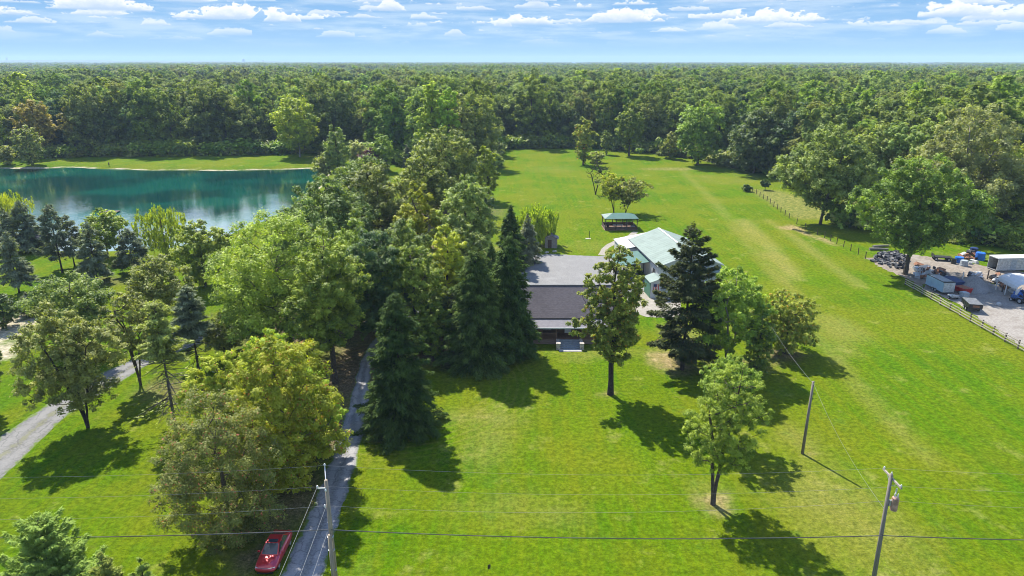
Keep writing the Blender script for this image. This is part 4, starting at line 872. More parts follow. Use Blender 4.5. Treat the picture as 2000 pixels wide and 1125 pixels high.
CANVAS = solid('white_canvas', (0.493, 0.493, 0.480), .7, .06, 1.5)
OLDWHITE = solid('scuffed_white', (0.357, 0.357, 0.340), .55, .3, 2.2, streak=(1, 1, 2.5))

# ------------------------------------------------------------------ house
hx0, hx1, hy0, hyr, hy1 = -1.4, 16.6, 96.5, 101.25, 106.0
house = empty('house', (7.6, 101.2, 0), 0, 'brown log house with dark shingle roof and front porch behind the airy tree', 'house')
HO = Vector((7.6, 101.2, 0))
def hb(): return MB()
def hbuild(mb, name, mat, parent=house, **k):
    mb.v = [(v[0]-HO.x, v[1]-HO.y, v[2]) for v in mb.v]; return mb.build(name, mat, parent, **k)
def gable_walls(mb, x0, x1, y0, y1, zw, zr, th=.18):
    yr = (y0+y1)/2
    mb.box(((x0+x1)/2, y0+th/2, zw/2), (x1-x0, th, zw)); mb.box(((x0+x1)/2, y1-th/2, zw/2), (x1-x0, th, zw))
    for x in (x0, x1-th):
        P = [(x, y0+th, 0), (x, y1-th, 0), (x, y1-th, zw), (x, yr, zr), (x, y0+th, zw)]; mb.add(P+[(p[0]+th, p[1], p[2]) for p in P], [(4, 3, 2, 1, 0), (5, 6, 7, 8, 9)]+[(i, (i+1) % 5, (i+1) % 5+5, i+5) for i in range(5)])
hbuild((lambda m: (gable_walls(m, hx0, hx1, hy0, hy1, 3.45, 6.6), m)[1])(hb()), 'wall', BROWN)
ez, ey = 3.42, .35
roof = hbuild(hb().slab([(hx0-.4, hy0-ey, ez), (hx1+.4, hy0-ey, ez), (hx1+.4, hyr, 6.92), (hx0-.4, hyr, 6.92)], .16), 'roof', SHINGLE)
roof2 = hbuild(hb().slab([(hx1+.4, hy1+ey, ez), (hx0-.4, hy1+ey, ez), (hx0-.4, hyr+.004, 6.92), (hx1+.4, hyr+.004, 6.92)], .16), 'roof', SHINGLE)
hbuild(hb().box(((hx0+hx1)/2, hyr, 6.93), (hx1-hx0+.84, .30, .07)), 'ridge_cap', DARK, roof)
hbuild(hb().box(((hx0+hx1)/2, hy0-ey-.07, ez-.08), (hx1-hx0+.8, .12, .14)), 'gutter', DARK, roof)
px0, px1, py0 = -1.4, 14.2, 94.05
hbuild(hb().slab([(px0-.3, py0-.35, 2.78), (px1+.3, py0-.35, 2.78), (px1+.3, hy0-.01, 3.30), (px0-.3, hy0-.01, 3.30)], .12), 'porch_roof', SHINGLE_P)
hbuild(hb().box(((px0+px1)/2, py0-.40, 2.70), (px1-px0+.6, .08, .18)), 'gutter', TRIMW)
hbuild(hb().box(((px0+px1)/2, (py0+hy0)/2, .80), (px1-px0, hy0-py0-.01, .12)), 'porch_floor', CEDAR)
for a_, b_ in ((px0, 6.6), (10.4, px1)):
    n = int((b_-a_)/.155)
    for k in range(5):
        hbuild(hb().box(((a_+b_)/2, py0+.02, .08+.145*k), (b_-a_, .03, .135)), 'skirt_board', SKIRT)
    hbuild(hb().box(((a_+b_)/2, py0+.05, 1.72), (b_-a_, .10, .08)), 'handrail', CEDAR)
    hbuild(hb().box(((a_+b_)/2, py0+.05, .98), (b_-a_, .07, .07)), 'bottom_rail', CEDAR)
    mb = hb()
    for k in range(1, n): mb.box((a_+(b_-a_)*k/n, py0+.05, 1.35), (.055, .055, .66))
    hbuild(mb, 'balusters', CEDAR)
for x in (-1.3, 1.2, 3.9, 6.6, 10.4, 12.4, 14.1): hbuild(hb().box((x, py0+.07, 1.76), (.15, .15, 1.80)), 'porch_post', CEDAR)
def window(mb_parent, x, z, wd, ht, y, build, facing=-1):
    f = MB(); t_ = .09
    for sx in (-1, 1): f.box((x+sx*(wd/2), y, z), (t_, .10, ht+t_))
    for sz in (-1, 1): f.box((x, y, z+sz*(ht/2)), (wd-t_, .10, t_))
    f.box((x, y, z), (.05, .08, ht-t_)); f.box((x, y+.002, z), (wd-t_, .06, .045))
    fo_ = build(f, 'window', TRIMW, mb_parent); build(MB().box((x, y+.025, z), (wd-t_, .03, ht-t_)), 'pane', GLASS, fo_)
for x in (.1, 2.5, 5.2, 12.2): window(house, x, 2.0, 1.25, 1.25, hy0-.03, lambda m, n, mt, p: hbuild(m, n, mt, p))
dr = hbuild(hb().box((8.5, hy0-.04, 1.88), (1.0, .08, 2.04)), 'door', TRIMW); hbuild(hb().box((8.5, hy0-.09, 2.3), (.62, .02, .95)), 'pane', GLASS, dr); hbuild(hb().box((8.12, hy0-.11, 1.8), (.05, .06, .12)), 'handle', DARK, dr)
for k in range(5): hbuild(hb().box((8.5, py0-.18-.36*k, (.80-.15*k)/2-.005*k), (3.0, .355, .80-.15*k-.01*k)), 'step', STEPM)
hbuild(hb().box((8.5, py0-2.35, .03), (3.3, .85, .06)), 'landing_slab', CONC_T := solid('step_slab', (.34, .325, .30), .8, .1, 3))
for s in (-1, 1):
    pr = hbuild(hb().box((8.5+s*1.72, py0-.85, .42), (.40, 1.7, .84)), 'side_wall', STONE); 
    pier = hbuild(hb().box((8.5+s*1.72, py0-1.90, .48), (.55, .50, .96)), 'stone_pier', STONE); hbuild(hb().box((8.5+s*1.72, py0-1.90, .99), (.66, .60, .07)), 'pier_cap', STONE, pier)
    cap = hbuild(hb().box((8.5+s*1.72, py0-.84, .87), (.46, 1.6, .06)), 'wall_cap', STONE, pr)
for a_, s in (((4.4, 95.5), 1), ((12.6, 95.6), -1)):                 # chairs on the porch
    c = empty('porch_chair', (a_[0], a_[1], .86), 0, 'brown wooden chair on the porch '+('left of the steps' if s > 0 else 'right of the steps'), 'chair')
    MB().box((0, 0, .40), (.55, .5, .06)).build('seat', CEDAR, c); MB().box((0, .25, .75), (.55, .05, .65)).build('backrest', CEDAR, c)
    for i in (-1, 1):
        for j in (-1, 1): MB().box((i*.24, j*.21, .185), (.05, .05, .37)).build('leg', CEDAR, c)
chim = hbuild(hb().box((12.2, 102.5, 6.6), (.75, .75, 1.6)), 'chimney', STONE, roof2); 
for x in (3.3, 9.4): hbuild(hb().tube([(x, 103.2, 5.3), (x, 103.2, 6.35)], .06, 8), 'vent_pipe', DARK, roof2)

# ------------------------------------------------------------------ pole barn, local axes: x to the right, y away
BR = math.radians(5.5)
barn = empty('pole_barn', (27.2, 121.3, 0), BR, 'white pole barn with a mint green metal roof beside the gravel court', 'barn')
bw_, bl, bz, brz = 12.0, 20.0, 4.15, 6.4
def gable_walls_y(mb, w_, l_, zw, zr, th=.15):
    mb.box((th/2, l_/2, zw/2), (th, l_, zw)); mb.box((w_-th/2, l_/2, zw/2), (th, l_, zw))
    for y in (0, l_-th):
        P = [(th, y, 0), (w_-th, y, 0), (w_-th, y, zw), (w_/2, y, zr), (th, y, zw)]; mb.add(P+[(p[0], p[1]+th, p[2]) for p in P], [(0, 1, 2, 3, 4), (9, 8, 7, 6, 5)]+[(i, i+5, (i+1) % 5+5, (i+1) % 5) for i in range(5)])
    return mb
gable_walls_y(MB(), bw_, bl, bz, brz-.12).build('wall', WHITE, barn)
sl_ = (brz-bz)/(bw_/2); ov = .35
np_ = 21
for side in (0, 1):
    for k in range(np_):                                             # roof sheets with a rib at each lap
        y0, y1 = -.4+(bl+.8)*k/np_, -.4+(bl+.8)*(k+1)/np_
        xe, xr = (-ov, bw_/2) if side == 0 else (bw_+ov, bw_/2+.003); zl = bz-ov*sl_+.03
        P = [(xe, y0, zl), (xr, y0, brz), (xr, y1-.01, brz), (xe, y1-.01, zl)] if side else [(xe, y1-.01, zl), (xe, y0, zl), (xr, y0, brz), (xr, y1-.01, brz)]
        m = MB().slab(P, .06)
        d_ = .012
        m.slab([(p[0], (y0 if i in ((1, 2) if side == 0 else (0, 1)) else y0+.07), p[2]+d_) for i, p in enumerate(P)], .03)
        m.build('roof_panel', MINT, barn)
MB().box((bw_/2, bl/2, brz+.03), (.36, bl+.84, .06)).build('ridge_cap', TRIMW, barn)
MB().box((-ov-.02, bl/2, bz-ov*sl_-.02), (.10, bl+.8, .14)).build('gutter', DARK, barn)
for y in (-.42, bl+.42):
    for s in (0, 1):
        a_, b_ = ((-ov, y, bz-ov*sl_-.03), (bw_/2, y, brz-.06)) if s == 0 else ((bw_+ov, y, bz-ov*sl_-.03), (bw_/2, y, brz-.06)); MB().bar(a_, b_, .06, .16).build('rake_trim', TRIMW, barn)
def side_door(y, wd, ht, name, mat, z0=.02):
    d = MB().box((-.03, y, z0+ht/2), (.06, wd, ht)).build(name, mat, barn); f = MB()
    for s in (-1, 1): f.box((-.04, y+s*(wd/2+.06), z0+ht/2+.06), (.10, .12, ht+.12))
    f.box((-.045, y, z0+ht+.06), (.10, wd, .12)); f.build('frame', TRIMW, d); return d
side_door(2.6, 1.6, 2.9, 'door', DARK); side_door(6.2, 3.2, 3.0, 'garage_door', CREAM); side_door(9.2, 1.0, 2.1, 'door', DARK); 
dd_ = side_door(16.5, 2.6, 2.5, 'garage_door', GLASS, .9)
fd_ = MB().box((7.5, -.03, 1.6), (3.6, .06, 3.1)).build('garage_door', TRIMW, barn)
for k in range(1, 4): MB().box((7.5, -.065, .05+.78*k), (3.5, .02, .04)).build('panel_joint', GREYP, fd_)
MB().slab([(3.2, -1.6, 3.0), (bw_+.2, -1.6, 3.0), (bw_+.2, -.02, 3.55), (3.2, -.02, 3.55)], .07).build('lean_to_roof', MINT, barn)
for x in (3.4, 7.6, 11.8): MB().box((x, -1.5, 1.45), (.14, .14, 2.9)).build('lean_to_post', TRIMW, barn)
# the wing at the far end and the awning over the side doors
wg = MB().box((1.6-2.9, 18.9, 1.75), (2.9+.0, 8.0, 3.5)).build('wing_wall', WHITE, barn)
MB().slab([(-3.0, 14.6, 3.50), (-.02, 14.6, 4.02), (-.02, 23.2, 4.02), (-3.0, 23.2, 3.50)], .08).build('wing_roof', OLDWHITE, barn)
MB().slab([(.0, 20.5, 4.03), (5.4, 20.5, 5.0), (5.4, 23.2, 5.0), (.0, 23.2, 4.03)], .08).build('wing_roof', OLDWHITE, barn)
MB().box((2.7, 21.5, 2.0), (5.2, 2.7, 4.0)).build('wing_wall', WHITE, barn)
MB().box((-2.80, 17.0, 1.25), (.06, 2.4, 2.3)).build('door', CREAM, barn)
for k in range(8):
    y0 = 5.2+k*1.05; MB().slab([(-6.2, y0, 2.72), (-.02, y0, 3.42), (-.02, y0+1.04, 3.42), (-6.2, y0+1.04, 2.72)], .06).build('awning_panel', MINT_D, barn)
MB().box((-6.15, 9.35, 2.58), (.12, 8.4, .18)).build('awning_beam', DARK, barn)
for y in (5.3, 9.4, 13.4):
    for x in (-6.1, -3.0): MB().box((x, y, 1.28 if x < -5 else 1.45), (.15, .15, 2.56 if x < -5 else 2.9)).build('awning_post', DARK, barn)
# small green sided shed with a hanging flag, in front of the barn corner
sh = empty('shed', (26.0, 117.0, 0), BR, 'small green and white shed at the front corner of the pole barn', 'shed')
MB().box((-1.60, 0, 1.45), (.08, 3.6, 2.9)).build('side_wall', GREEN_W, sh); MB().box((1.60, 0, 1.45), (.08, 3.6, 2.9)).build('side_wall', WHITE, sh); MB().box((0, -1.76, 1.45), (3.12, .08, 2.9)).build('front_wall', WHITE, sh); MB().box((0, 1.76, 1.45), (3.12, .08, 2.9)).build('back_wall', WHITE, sh)
MB().slab([(-1.8, -2.0, 2.92), (0, -2.0, 3.55), (0, 2.0, 3.55), (-1.8, 2.0, 2.92)], .06).build('roof', MINT, sh); MB().slab([(0.004, -2.0, 3.55), (1.8, -2.0, 2.92), (1.8, 2.0, 2.92), (0.004, 2.0, 3.55)], .06).build('roof', MINT, sh)
MB().add([(-1.56, -1.8, 2.9), (1.56, -1.8, 2.9), (0, -1.8, 3.42), (-1.56, -1.74, 2.9), (1.56, -1.74, 2.9), (0, -1.74, 3.42)], [(0, 1, 2), (5, 4, 3), (0, 3, 4, 1), (1, 4, 5, 2), (2, 5, 3, 0)]).build('gable', WHITE, sh)
MB().box((.8, -1.82, 1.05), (.9, .06, 2.05)).build('door', GREYP, sh)
fl = empty('flag', (25.6, 115.05, 1.35), BR, 'red striped flag hanging on the white front of the small shed', 'flag')
for k in range(7): MB().box((-.42+.14*k, .03+.02*(k % 2), .62), (.139, .02, 1.25)).build('stripe', RED if k % 2 == 0 else TRIMW, fl)
MB().box((-.21, .018, 1.0), (.56, .02, .5)).build('canton', NAVY, fl); MB().tube([(-.6, .02, 1.28), (.6, .02, 1.28)], .02, 6).build('rod', STEEL, fl)
# things under the awning
B2W = Matrix.Translation((27.2, 121.3, 0)) @ Matrix.Rotation(BR, 4, 'Z')
def at_barn(x, y, z=0): return tuple(B2W @ Vector((x, y, z)))
def chair(loc, rz, label, mat, group=None, s=1.0, name='patio_chair'):
    c = empty(name, loc, rz, label, 'chair', group); MB().box((0, 0, .42), (.56, .54, .07)).build('seat', mat, c); MB().box((0, .27, .78), (.56, .06, .66)).build('backrest', mat, c)
    for i in (-1, 1):
        for j in (-1, 1): MB().box((i*.24, j*.22, .192), (.05, .05, .385)).build('leg', DARK, c)
        MB().box((i*.29, .0, .64), (.06, .5, .05)).build('armrest', mat, c)
    return c
chair(at_barn(-2.6, 7.4), .4, 'dark patio chair under the green awning near its front post', DARK); chair(at_barn(-4.2, 8.8), -.5, 'dark patio chair under the middle of the green awning', DARK)
tb = empty('patio_table', at_barn(-3.6, 6.6), 0, 'white round table under the green awning', 'table'); MB().tube([(0, 0, .70), (0, 0, .75)], .6, 20).build('tabletop', TRIMW, tb); MB().tube([(0, 0, .03), (0, 0, .70)], .05, 8).build('pedestal', DARK, tb); MB().tube([(0, 0, .0), (0, 0, .035)], .3, 14).build('base', DARK, tb)
# ------------------------------------------------------------------ pavilion
pc = Vector((27.2, 169.2, 0)); pv = empty('pavilion', pc, math.radians(2), 'open pavilion with a green hipped roof on the field', 'pavilion')
pw, pd = 4.3, 2.9
MB().box((0, 0, .06), (2*pw-.3, 2*pd-.3, .12)).build('floor_slab', CEDAR, pv)
E = [(-pw, -pd, 2.95), (pw, -pd, 2.95), (pw, pd, 2.95), (-pw, pd, 2.95)]; R1, R2 = (-1.9, 0, 3.9), (1.9, 0, 3.9)
MB().slab([E[0], E[1], R2, R1], .06).build('roof', MINT_D, pv); MB().slab([E[2], E[3], R1, R2], .06).build('roof', MINT_D, pv); MB().slab([E[3], E[0], R1], .06).build('roof', MINT, pv); MB().slab([E[1], E[2], R2], .06).build('roof', MINT_D, pv)
for a_, b_ in ((0, 1), (1, 2), (2, 3), (3, 0)): MB().bar(Vector(E[a_])*.985+Vector((0, 0, .0)), Vector(E[b_])*.985, .10, .16).build('fascia', DARK, pv)
for x in (-3.95, -1.3, 1.3, 3.95):
    for y in (-2.55, 2.55): MB().box((x, y, 1.5), (.18, .18, 2.76)).build('post', POSTW, pv)
for x in (-3.95, 3.95):
    MB().box((x, 0, .55), (.08, 4.9, .80)).build('side_panel', POSTW, pv)
for a_, b_ in ((-3.85, -1.4), (1.4, 3.85)):
    for y in (-2.55, 2.55): MB().box(((a_+b_)/2, y, .55), (b_-a_, .08, .80)).build('side_panel', BROWN, pv)
MB().box((0, 2.55, .55), (2.4, .08, .80)).build('side_panel', BROWN, pv)
ft = empty('picnic_table', pc+Vector((-.4, -.3, .12)), 0, 'pale picnic table inside the open pavilion', 'table'); MB().box((0, 0, .74), (2.6, .85, .06)).build('tabletop', TRIMW, ft)
for s in (-1, 1):
    MB().box((0, s*.75, .44), (2.6, .28, .05)).build('bench', OLDWOOD, ft); MB().bar((s*.95, -.7, 0), (s*.95, .0, .71), .08).build('leg', OLDWOOD, ft); MB().bar((s*.95, .7, 0), (s*.95, .0, .71), .08).build('leg', OLDWOOD, ft)
gr = empty('grill', pc+Vector((3.1, -1.9, .12)), 0, 'grey barbecue grill at the right end inside the pavilion', 'grill'); MB().box((0, 0, .45), (1.1, .6, .9)).build('cabinet', GREYP, gr); MB().box((0, 0, 1.05), (1.1, .55, .3), taper=.8).build('lid', DARK, gr)
chair(pc+Vector((-3.0, -1.7, .12)), 2.6, 'dark armchair in the left front corner of the pavilion', DARK); chair(pc+Vector((-2.9, .6, .12)), 1.6, 'dark armchair at the left side of the pavilion', DARK); chair(pc+Vector((1.9, 1.0, .12)), -.6, 'brown armchair at the back of the pavilion', CEDAR)
# ------------------------------------------------------------------ wooden shed under the willow
ws = empty('garden_shed', (8.9, 150.6, 0), math.radians(-4), 'small weathered wooden shed under the weeping willow', 'shed')
for k in range(12): MB().box((-1.35+.225*k+.11, -1.2, 1.1+.01*(k % 3)), (.215, .05, 2.2)).build('wall_board', OLDWOOD, ws)
for x in (-1.36, 1.36): MB().box((x, 0, 1.1), (.05, 2.4, 2.2)).build('side_wall', OLDWOOD, ws)
MB().box((0, 1.2, 1.1), (2.7, .05, 2.2)).build('back_wall', OLDWOOD, ws)
for s in (0, 1):
    P = [(-1.7, -1.5, 2.15), (0, -1.5, 3.0), (0, 1.5, 3.0), (-1.7, 1.5, 2.15)]
    P = P if s == 0 else [(-p[0]+(.004 if p[0] == 0 else 0), p[1], p[2]) for p in reversed(P)]
    MB().slab([P[0], P[1], P[2], P[3]] if True else P, .06).build('roof', SHINGLE_P, ws)
MB().add([(-1.38, -1.23, 2.2), (1.38, -1.23, 2.2), (0, -1.23, 2.9), (-1.38, -1.19, 2.2), (1.38, -1.19, 2.2), (0, -1.19, 2.9)], [(0, 1, 2), (5, 4, 3), (0, 3, 4, 1), (1, 4, 5, 2), (2, 5, 3, 0)]).build('gable', OLDWOOD, ws)
MB().box((-.3, -1.25, 1.0), (.85, .04, 1.9)).build('door', BROWN, ws)
sp_ = G(1151, 466); sg = empty('feeder_post', sp_, 0, 'thin post with a pale stone slab at its foot on the field', 'post'); MB().tube([(0, 0, 0), (0, 0, 1.9)], .06, 6).build('post', DARK, sg); MB().box((-.3, -.2, .05), (1.2, .8, .10)).build('base', STONE, sg)
for p_, rz_, lb in (((1083, 492), .3, 'pale flat stone beside the wooden shed, right one'), ((1068, 494), .9, 'pale flat stone in front of the wooden shed')):
    q = G(*p_); b = MB().box((0, 0, .15), (1.0, .6, .3), taper=.8).build('stone', STONE, None, loc=q, rz=rz_, bevel=.06); tag(b, lb, 'stone')
# ------------------------------------------------------------------ fences
fx, fy0, fy1 = 74.2, 84.0, 122.4
fence = empty('rail_fence', (fx, fy1, 0), 0, 'weathered three rail fence along the gravel yard', 'fence')
nsec = 14; sec = (fy1-fy0)/nsec; rf = random.Random(4)
postm = MB().box((0, 0, .72), (.17, .17, 1.44), taper=.9).mesh('post', POSTW); railm = MB().box((0, 0, 0), (.05, sec+.25, .145)).mesh('rail', RAILW)
for k in range(nsec+1):
    o = mobj('post', postm, fence, (rf.uniform(-.06, .06), -k*sec, 0), rf.uniform(-.2, .2)); o.rotation_euler = (rf.uniform(-.04, .04), rf.uniform(-.05, .05), rf.uniform(-.2, .2))
    if k < nsec:
        for z in (.38, .80, 1.22):
            o = mobj('rail', railm, fence, (-.125+.055*(k % 2)-.0, -(k+.5)*sec, z+rf.uniform(-.05, .05)), 0); o.rotation_euler = (rf.uniform(-.02, .02), rf.uniform(-.1, .1), rf.uniform(-.012, .012))
wf = empty('wire_fence', G(1690, 505), 0, 'thin dark posts of a wire fence at the edge of the field', 'fence'); w0 = G(1690, 505)
px_ = [(1690, 505), (1676, 497), (1661, 490), (1647, 483), (1634, 477), (1622, 471), (1610, 465), (1596, 459), (1572, 447), (1556, 438), (1541, 427), (1533, 421), (1525, 415), (1518, 409), (1511, 404), (1504, 398), (1498, 393), (1491, 389), (1484, 384), (1477, 379), (1470, 375), (1463, 371)]
fpm = MB().tube([(0, 0, 0), (0, 0, 1.55)], .085, 6).mesh('post', POSTW); prev = None; wires = [MB() for _ in range(3)]
for k, p in enumerate(px_):
    q = G(*p); mobj('post', fpm, wf, q-w0).rotation_euler = (rf.uniform(-.05, .05), rf.uniform(-.05, .05), 0)
    if prev is not None:
        for i, z in enumerate((.5, .95, 1.4)): wires[i].tube([prev-w0+Vector((0, 0, z)), q-w0+Vector((0, 0, z))], .012, 3, False)
    prev = q
for m in wires: m.build('wire', CABLE, wf)
# ------------------------------------------------------------------ poles and lines
def insulator(m, p, r=.06, h=.16): return m.tube([p, (p[0], p[1], p[2]+h*.5), (p[0], p[1], p[2]+h)], [r*.7, r, r*.5], 8)
LP, RP = Vector((-13.5, 42.6, 0)), Vector((27.75, 42.6, 0))
lp = empty('utility_pole', LP, 0, 'brown utility pole beside the grey lane with a splice and white brackets', 'utility pole')
MB().tube([(0, 0, 0), (0, 0, 6), (0, 0, 11.2)], [.19, .165, .125], 12).build('pole', POLEW, lp, smooth=True)
MB().tube([(-.04, -.33, 0), (-.03, -.31, 6.7)], [.17, .15], 12).build('stub_pole', POLEW, lp, smooth=True)
for z in (1.6, 3.4, 5.2, 6.4): MB().tube([(-.02, -.15, z), (-.02, -.15, z+.06)], .24, 14).build('strap', STEEL, lp)
MB().bar((0, -.05, 11.0), (-.28, .95, 11.75), .07).build('bracket', PORC, lp); MB().bar((0, -.10, 10.6), (-.55, -.35, 10.75), .07).build('bracket', PORC, lp)
for p in ((-.28, .95, 11.78), (-.55, -.35, 10.79), (-.02, -.22, 10.4), (-.2, -.2, 9.05)): insulator(MB(), p, .085, .2).build('insulator', PORC, lp)
MB().tube([(-.13, .02, .0), (-.125, .02, 8.8)], .03, 5).build('ground_wire', STEEL, lp)
rp = empty('utility_pole', RP, 0, 'grey utility pole with crossarm and a rusty transformer at the lower right', 'utility pole')
MB().tube([(0, 0, 0), (-.16, 0, 6), (-.32, 0, 11.7)], [.18, .155, .12], 12).build('pole', POLEG, rp, smooth=True)
MB().bar((-.20, -1.25, 11.35), (-.20, 1.25, 11.35), .11, .13).build('crossarm', OLDWOOD, rp)
for s in (-1, 1):
    MB().bar((-.20, s*.65, 11.28), (-.25, .0, 10.7), .035).build('brace', STEEL, rp); insulator(MB(), (-.20, s*1.15, 11.42), .07, .2).build('insulator', PORC, rp)
insulator(MB(), (-.31, 0, 11.72), .06, .18).build('insulator', PORC, rp)
tr_ = MB().tube([(.28, -.10, 8.75), (.28, -.10, 9.75), (.28, -.10, 9.82)], [.25, .25, .20], 14).build('transformer', solid('rusty_grey_tank', (.34, .20, .15), .6, .45, 2.5), rp); MB().box((-.02, -.05, 9.3), (.16, .1, .5)).build('mount', STEEL, tr_)
for s in (-.08, .10): MB().tube([(.28+s, -.10, 9.80), (.28+s*1.3, -.10, 10.02), (.28+s*1.5, -.1, 10.12)], [.05, .055, .03], 8).build('bushing', PORC, tr_)
MB().box((.12, -.25, 10.45), (.06, .12, .45)).build('fuse_cutout', PORC, rp)
mbp = G(1567, 886); mz = ztop(mbp.y, 745)
mp = empty('utility_pole', mbp, 0, 'bare grey service pole alone on the lawn with worn earth at its foot', 'utility pole'); MB().tube([(0, 0, 0), (0, 0, mz)], [.16, .12], 10).build('pole', POLEG, mp, smooth=True); MB().box((0, -.14, mz-.2), (.08, .08, .2)).build('clamp', STEEL, mp)
tp_ = Vector((33.6, 85.6, 0)); t3 = empty('utility_pole', tp_, 0, 'dark service pole half hidden behind the round thicket tree', 'utility pole'); MB().tube([(0, 0, 0), (0, 0, 8.45)], [.16, .11], 10).build('pole', POLEG, t3, smooth=True); MB().box((0, -.14, 8.2), (.08, .08, .2)).build('clamp', STEEL, t3)
fb = G(184, 548); fz = ztop(fb.y, 500); t4 = empty('utility_pole', fb, 0, 'pale utility pole among the drab pines by the pond', 'utility pole'); MB().tube([(0, 0, 0), (0, 0, max(fz, 6.5))], [.17, .12], 10).build('pole', BARK_P, t4); MB().tube([(.25, -.1, 4.6), (.25, -.1, 5.4)], .2, 10).build('transformer', STEEL, t4)
def wire(label, a, b, sag, r=.016, mat=WIREM, n=26, name='power_line', group=None):
    a, b = Vector(a), Vector(b); m = MB(); c = (a+b)/2
    pts = [a.lerp(b, i/n)-Vector((0, 0, 4*sag*(i/n)*(1-i/n)))-c for i in range(n+1)]
    return tag(m.tube(pts, r, 5).build(name, mat, None, loc=c), label, 'wire', group)
for (z1, y1), (z2, y2), nm, r, mt, sg_ in (((11.85, 43.5), (11.5, 43.7), 'topmost thin wire of the road line', .007, WIREM, .7), ((10.95, 42.2), (11.5, 41.4), 'second thin wire of the road line', .007, WIREM, .7),
                                       ((9.15, 42.4), (9.6, 42.4), 'third thin wire of the road line', .008, WIREM, .8), ((7.10, 42.35), (6.55, 42.4), 'thick dark cable, lowest of the road line', .036, CABLE, .5)):
    ol = -.2 if z1 > 8 else 0
    wire(nm+', left of the splice pole', (-68, y1, z1+.2), (LP.x+(-.28 if z1 > 11.5 else -.1), y1, z1), sg_*1.6, r, mt)
    wire(nm+', between the two poles', (LP.x+(-.28 if z1 > 11.5 else .1), y1, z1), (RP.x-.2, y2, z2), sg_, r, mt)
    wire(nm+', right of the transformer pole', (RP.x-.2, y2, z2), (78, y2, z2+.2), sg_*1.3, r, mt)
wire('pale service wire from the top bracket down over the lane, leftmost of three', (LP.x-.55, 42.25, 10.9), (-14.3, 3, 9.6), .35, .014)
wire('pale service wire over the lane, middle of three', (LP.x-.1, 42.4, 9.15), (-13.3, 3, 8.2), .3, .014)
wire('pale service wire over the lane, rightmost of three', (LP.x-.1, 42.1, 7.1), (-12.9, 3, 6.4), .25, .016)
wire('twisted service cable from the transformer pole to the bare service pole', (RP.x-.2, 42.6, 8.6), (mbp.x, mbp.y-.15, mz-.2), .75, .010, WIREM)
wire('twisted service cable from the bare service pole to the half hidden one', (mbp.x, mbp.y+.15, mz-.2), (tp_.x, tp_.y-.15, 8.2), .45, .010, WIREM)
# ------------------------------------------------------------------ red car
car = empty('parked_car', (-20.2, 48.0, 0), math.radians(179), 'shiny red sedan parked on the grass beside the lane', 'car')   # local +y is the front
car.scale = (1.0, .97, 1.10)
CARP, ct, cout = new_mat('red_car_paint'); cb_ = ct.node('ShaderNodeBsdfPrincipled', {'Base Color': (.42, .010, .022, 1), 'Roughness': .28, 'Metallic': .25, 'Coat Weight': 1.0, 'Coat Roughness': .04}); ct.l.new(cb_.outputs[0], cout.inputs[0])
def ring(y, w_, z0, z1, sh=.72):
    return [(-w_*.86, y, z0), (w_*.86, y, z0), (w_, y, z0+.22), (w_*.99, y, z0+(z1-z0)*.62), (w_*sh, y, z1), (-w_*sh, y, z1), (-w_*.99, y, z0+(z1-z0)*.62), (-w_, y, z0+.22)]
body = [ring(-2.38, .70, .34, .72, .80), ring(-2.28, .84, .26, .92, .84), ring(-1.7, .91, .20, 1.00, .84), ring(-.9, .92, .19, 1.00, .86), ring(.4, .92, .19, .98, .86), ring(1.1, .92, .19, .93, .82), ring(1.75, .90, .20, .84, .78), ring(2.2, .82, .22, .70, .76), ring(2.38, .66, .27, .56, .8)]
MB().extrude(None, [list(reversed(r)) for r in body]).build('body', CARP, car, smooth=True)
sm_ = car.children[0].modifiers.new('round', 'SUBSURF'); sm_.levels = sm_.render_levels = 2; car.children[0].scale = (1.06, 1.03, 1.03)
def cab(y, w_, z, top=True): return [(-w_, y, z), (w_, y, z)]
def quadpart(pts, t, name, mat, parent): return MB().slab(pts, t).build(name, mat, parent)
B_ = {'ws': [(-.72, 1.05, .95), (.72, 1.05, .95), (.56, .22, 1.40), (-.56, .22, 1.40)], 'rw': [(.72, -1.75, 1.0), (-.72, -1.75, 1.0), (-.54, -.95, 1.39), (.54, -.95, 1.39)]}
cabin = [[(-.76, 1.10, .90), (.76, 1.10, .90), (.76, 1.10, .93), (-.76, 1.10, .93)], [(-.78, .18, .92), (.78, .18, .92), (.57, .18, 1.41), (-.57, .18, 1.41)], [(-.79, -.35, .95), (.79, -.35, .95), (.57, -.35, 1.45), (-.57, -.35, 1.45)], [(-.78, -.95, .95), (.78, -.95, .95), (.55, -.95, 1.40), (-.55, -.95, 1.40)], [(-.74, -1.8, .96), (.74, -1.8, .96), (.74, -1.8, .99), (-.74, -1.8, .99)]]
MB().extrude(None, [list(reversed(r)) for r in cabin]).build('cabin', CARP, car, smooth=False)
def off(p, d): return tuple(a+b for a, b in zip(p, d))
quadpart([(.66, 1.04, .972), (-.66, 1.04, .972), (-.53, .22, 1.412), (.53, .22, 1.412)], .02, 'windscreen', GLASS, car)
quadpart([(-.64, -1.72, 1.03), (.64, -1.72, 1.03), (.52, -1.0, 1.405), (-.52, -1.0, 1.405)], .02, 'rear_window', GLASS, car)
quadpart([(.40, .10, 1.428), (-.40, .10, 1.428), (-.40, -.28, 1.452), (.40, -.28, 1.452)], .012, 'sunroof', GLASS, car)
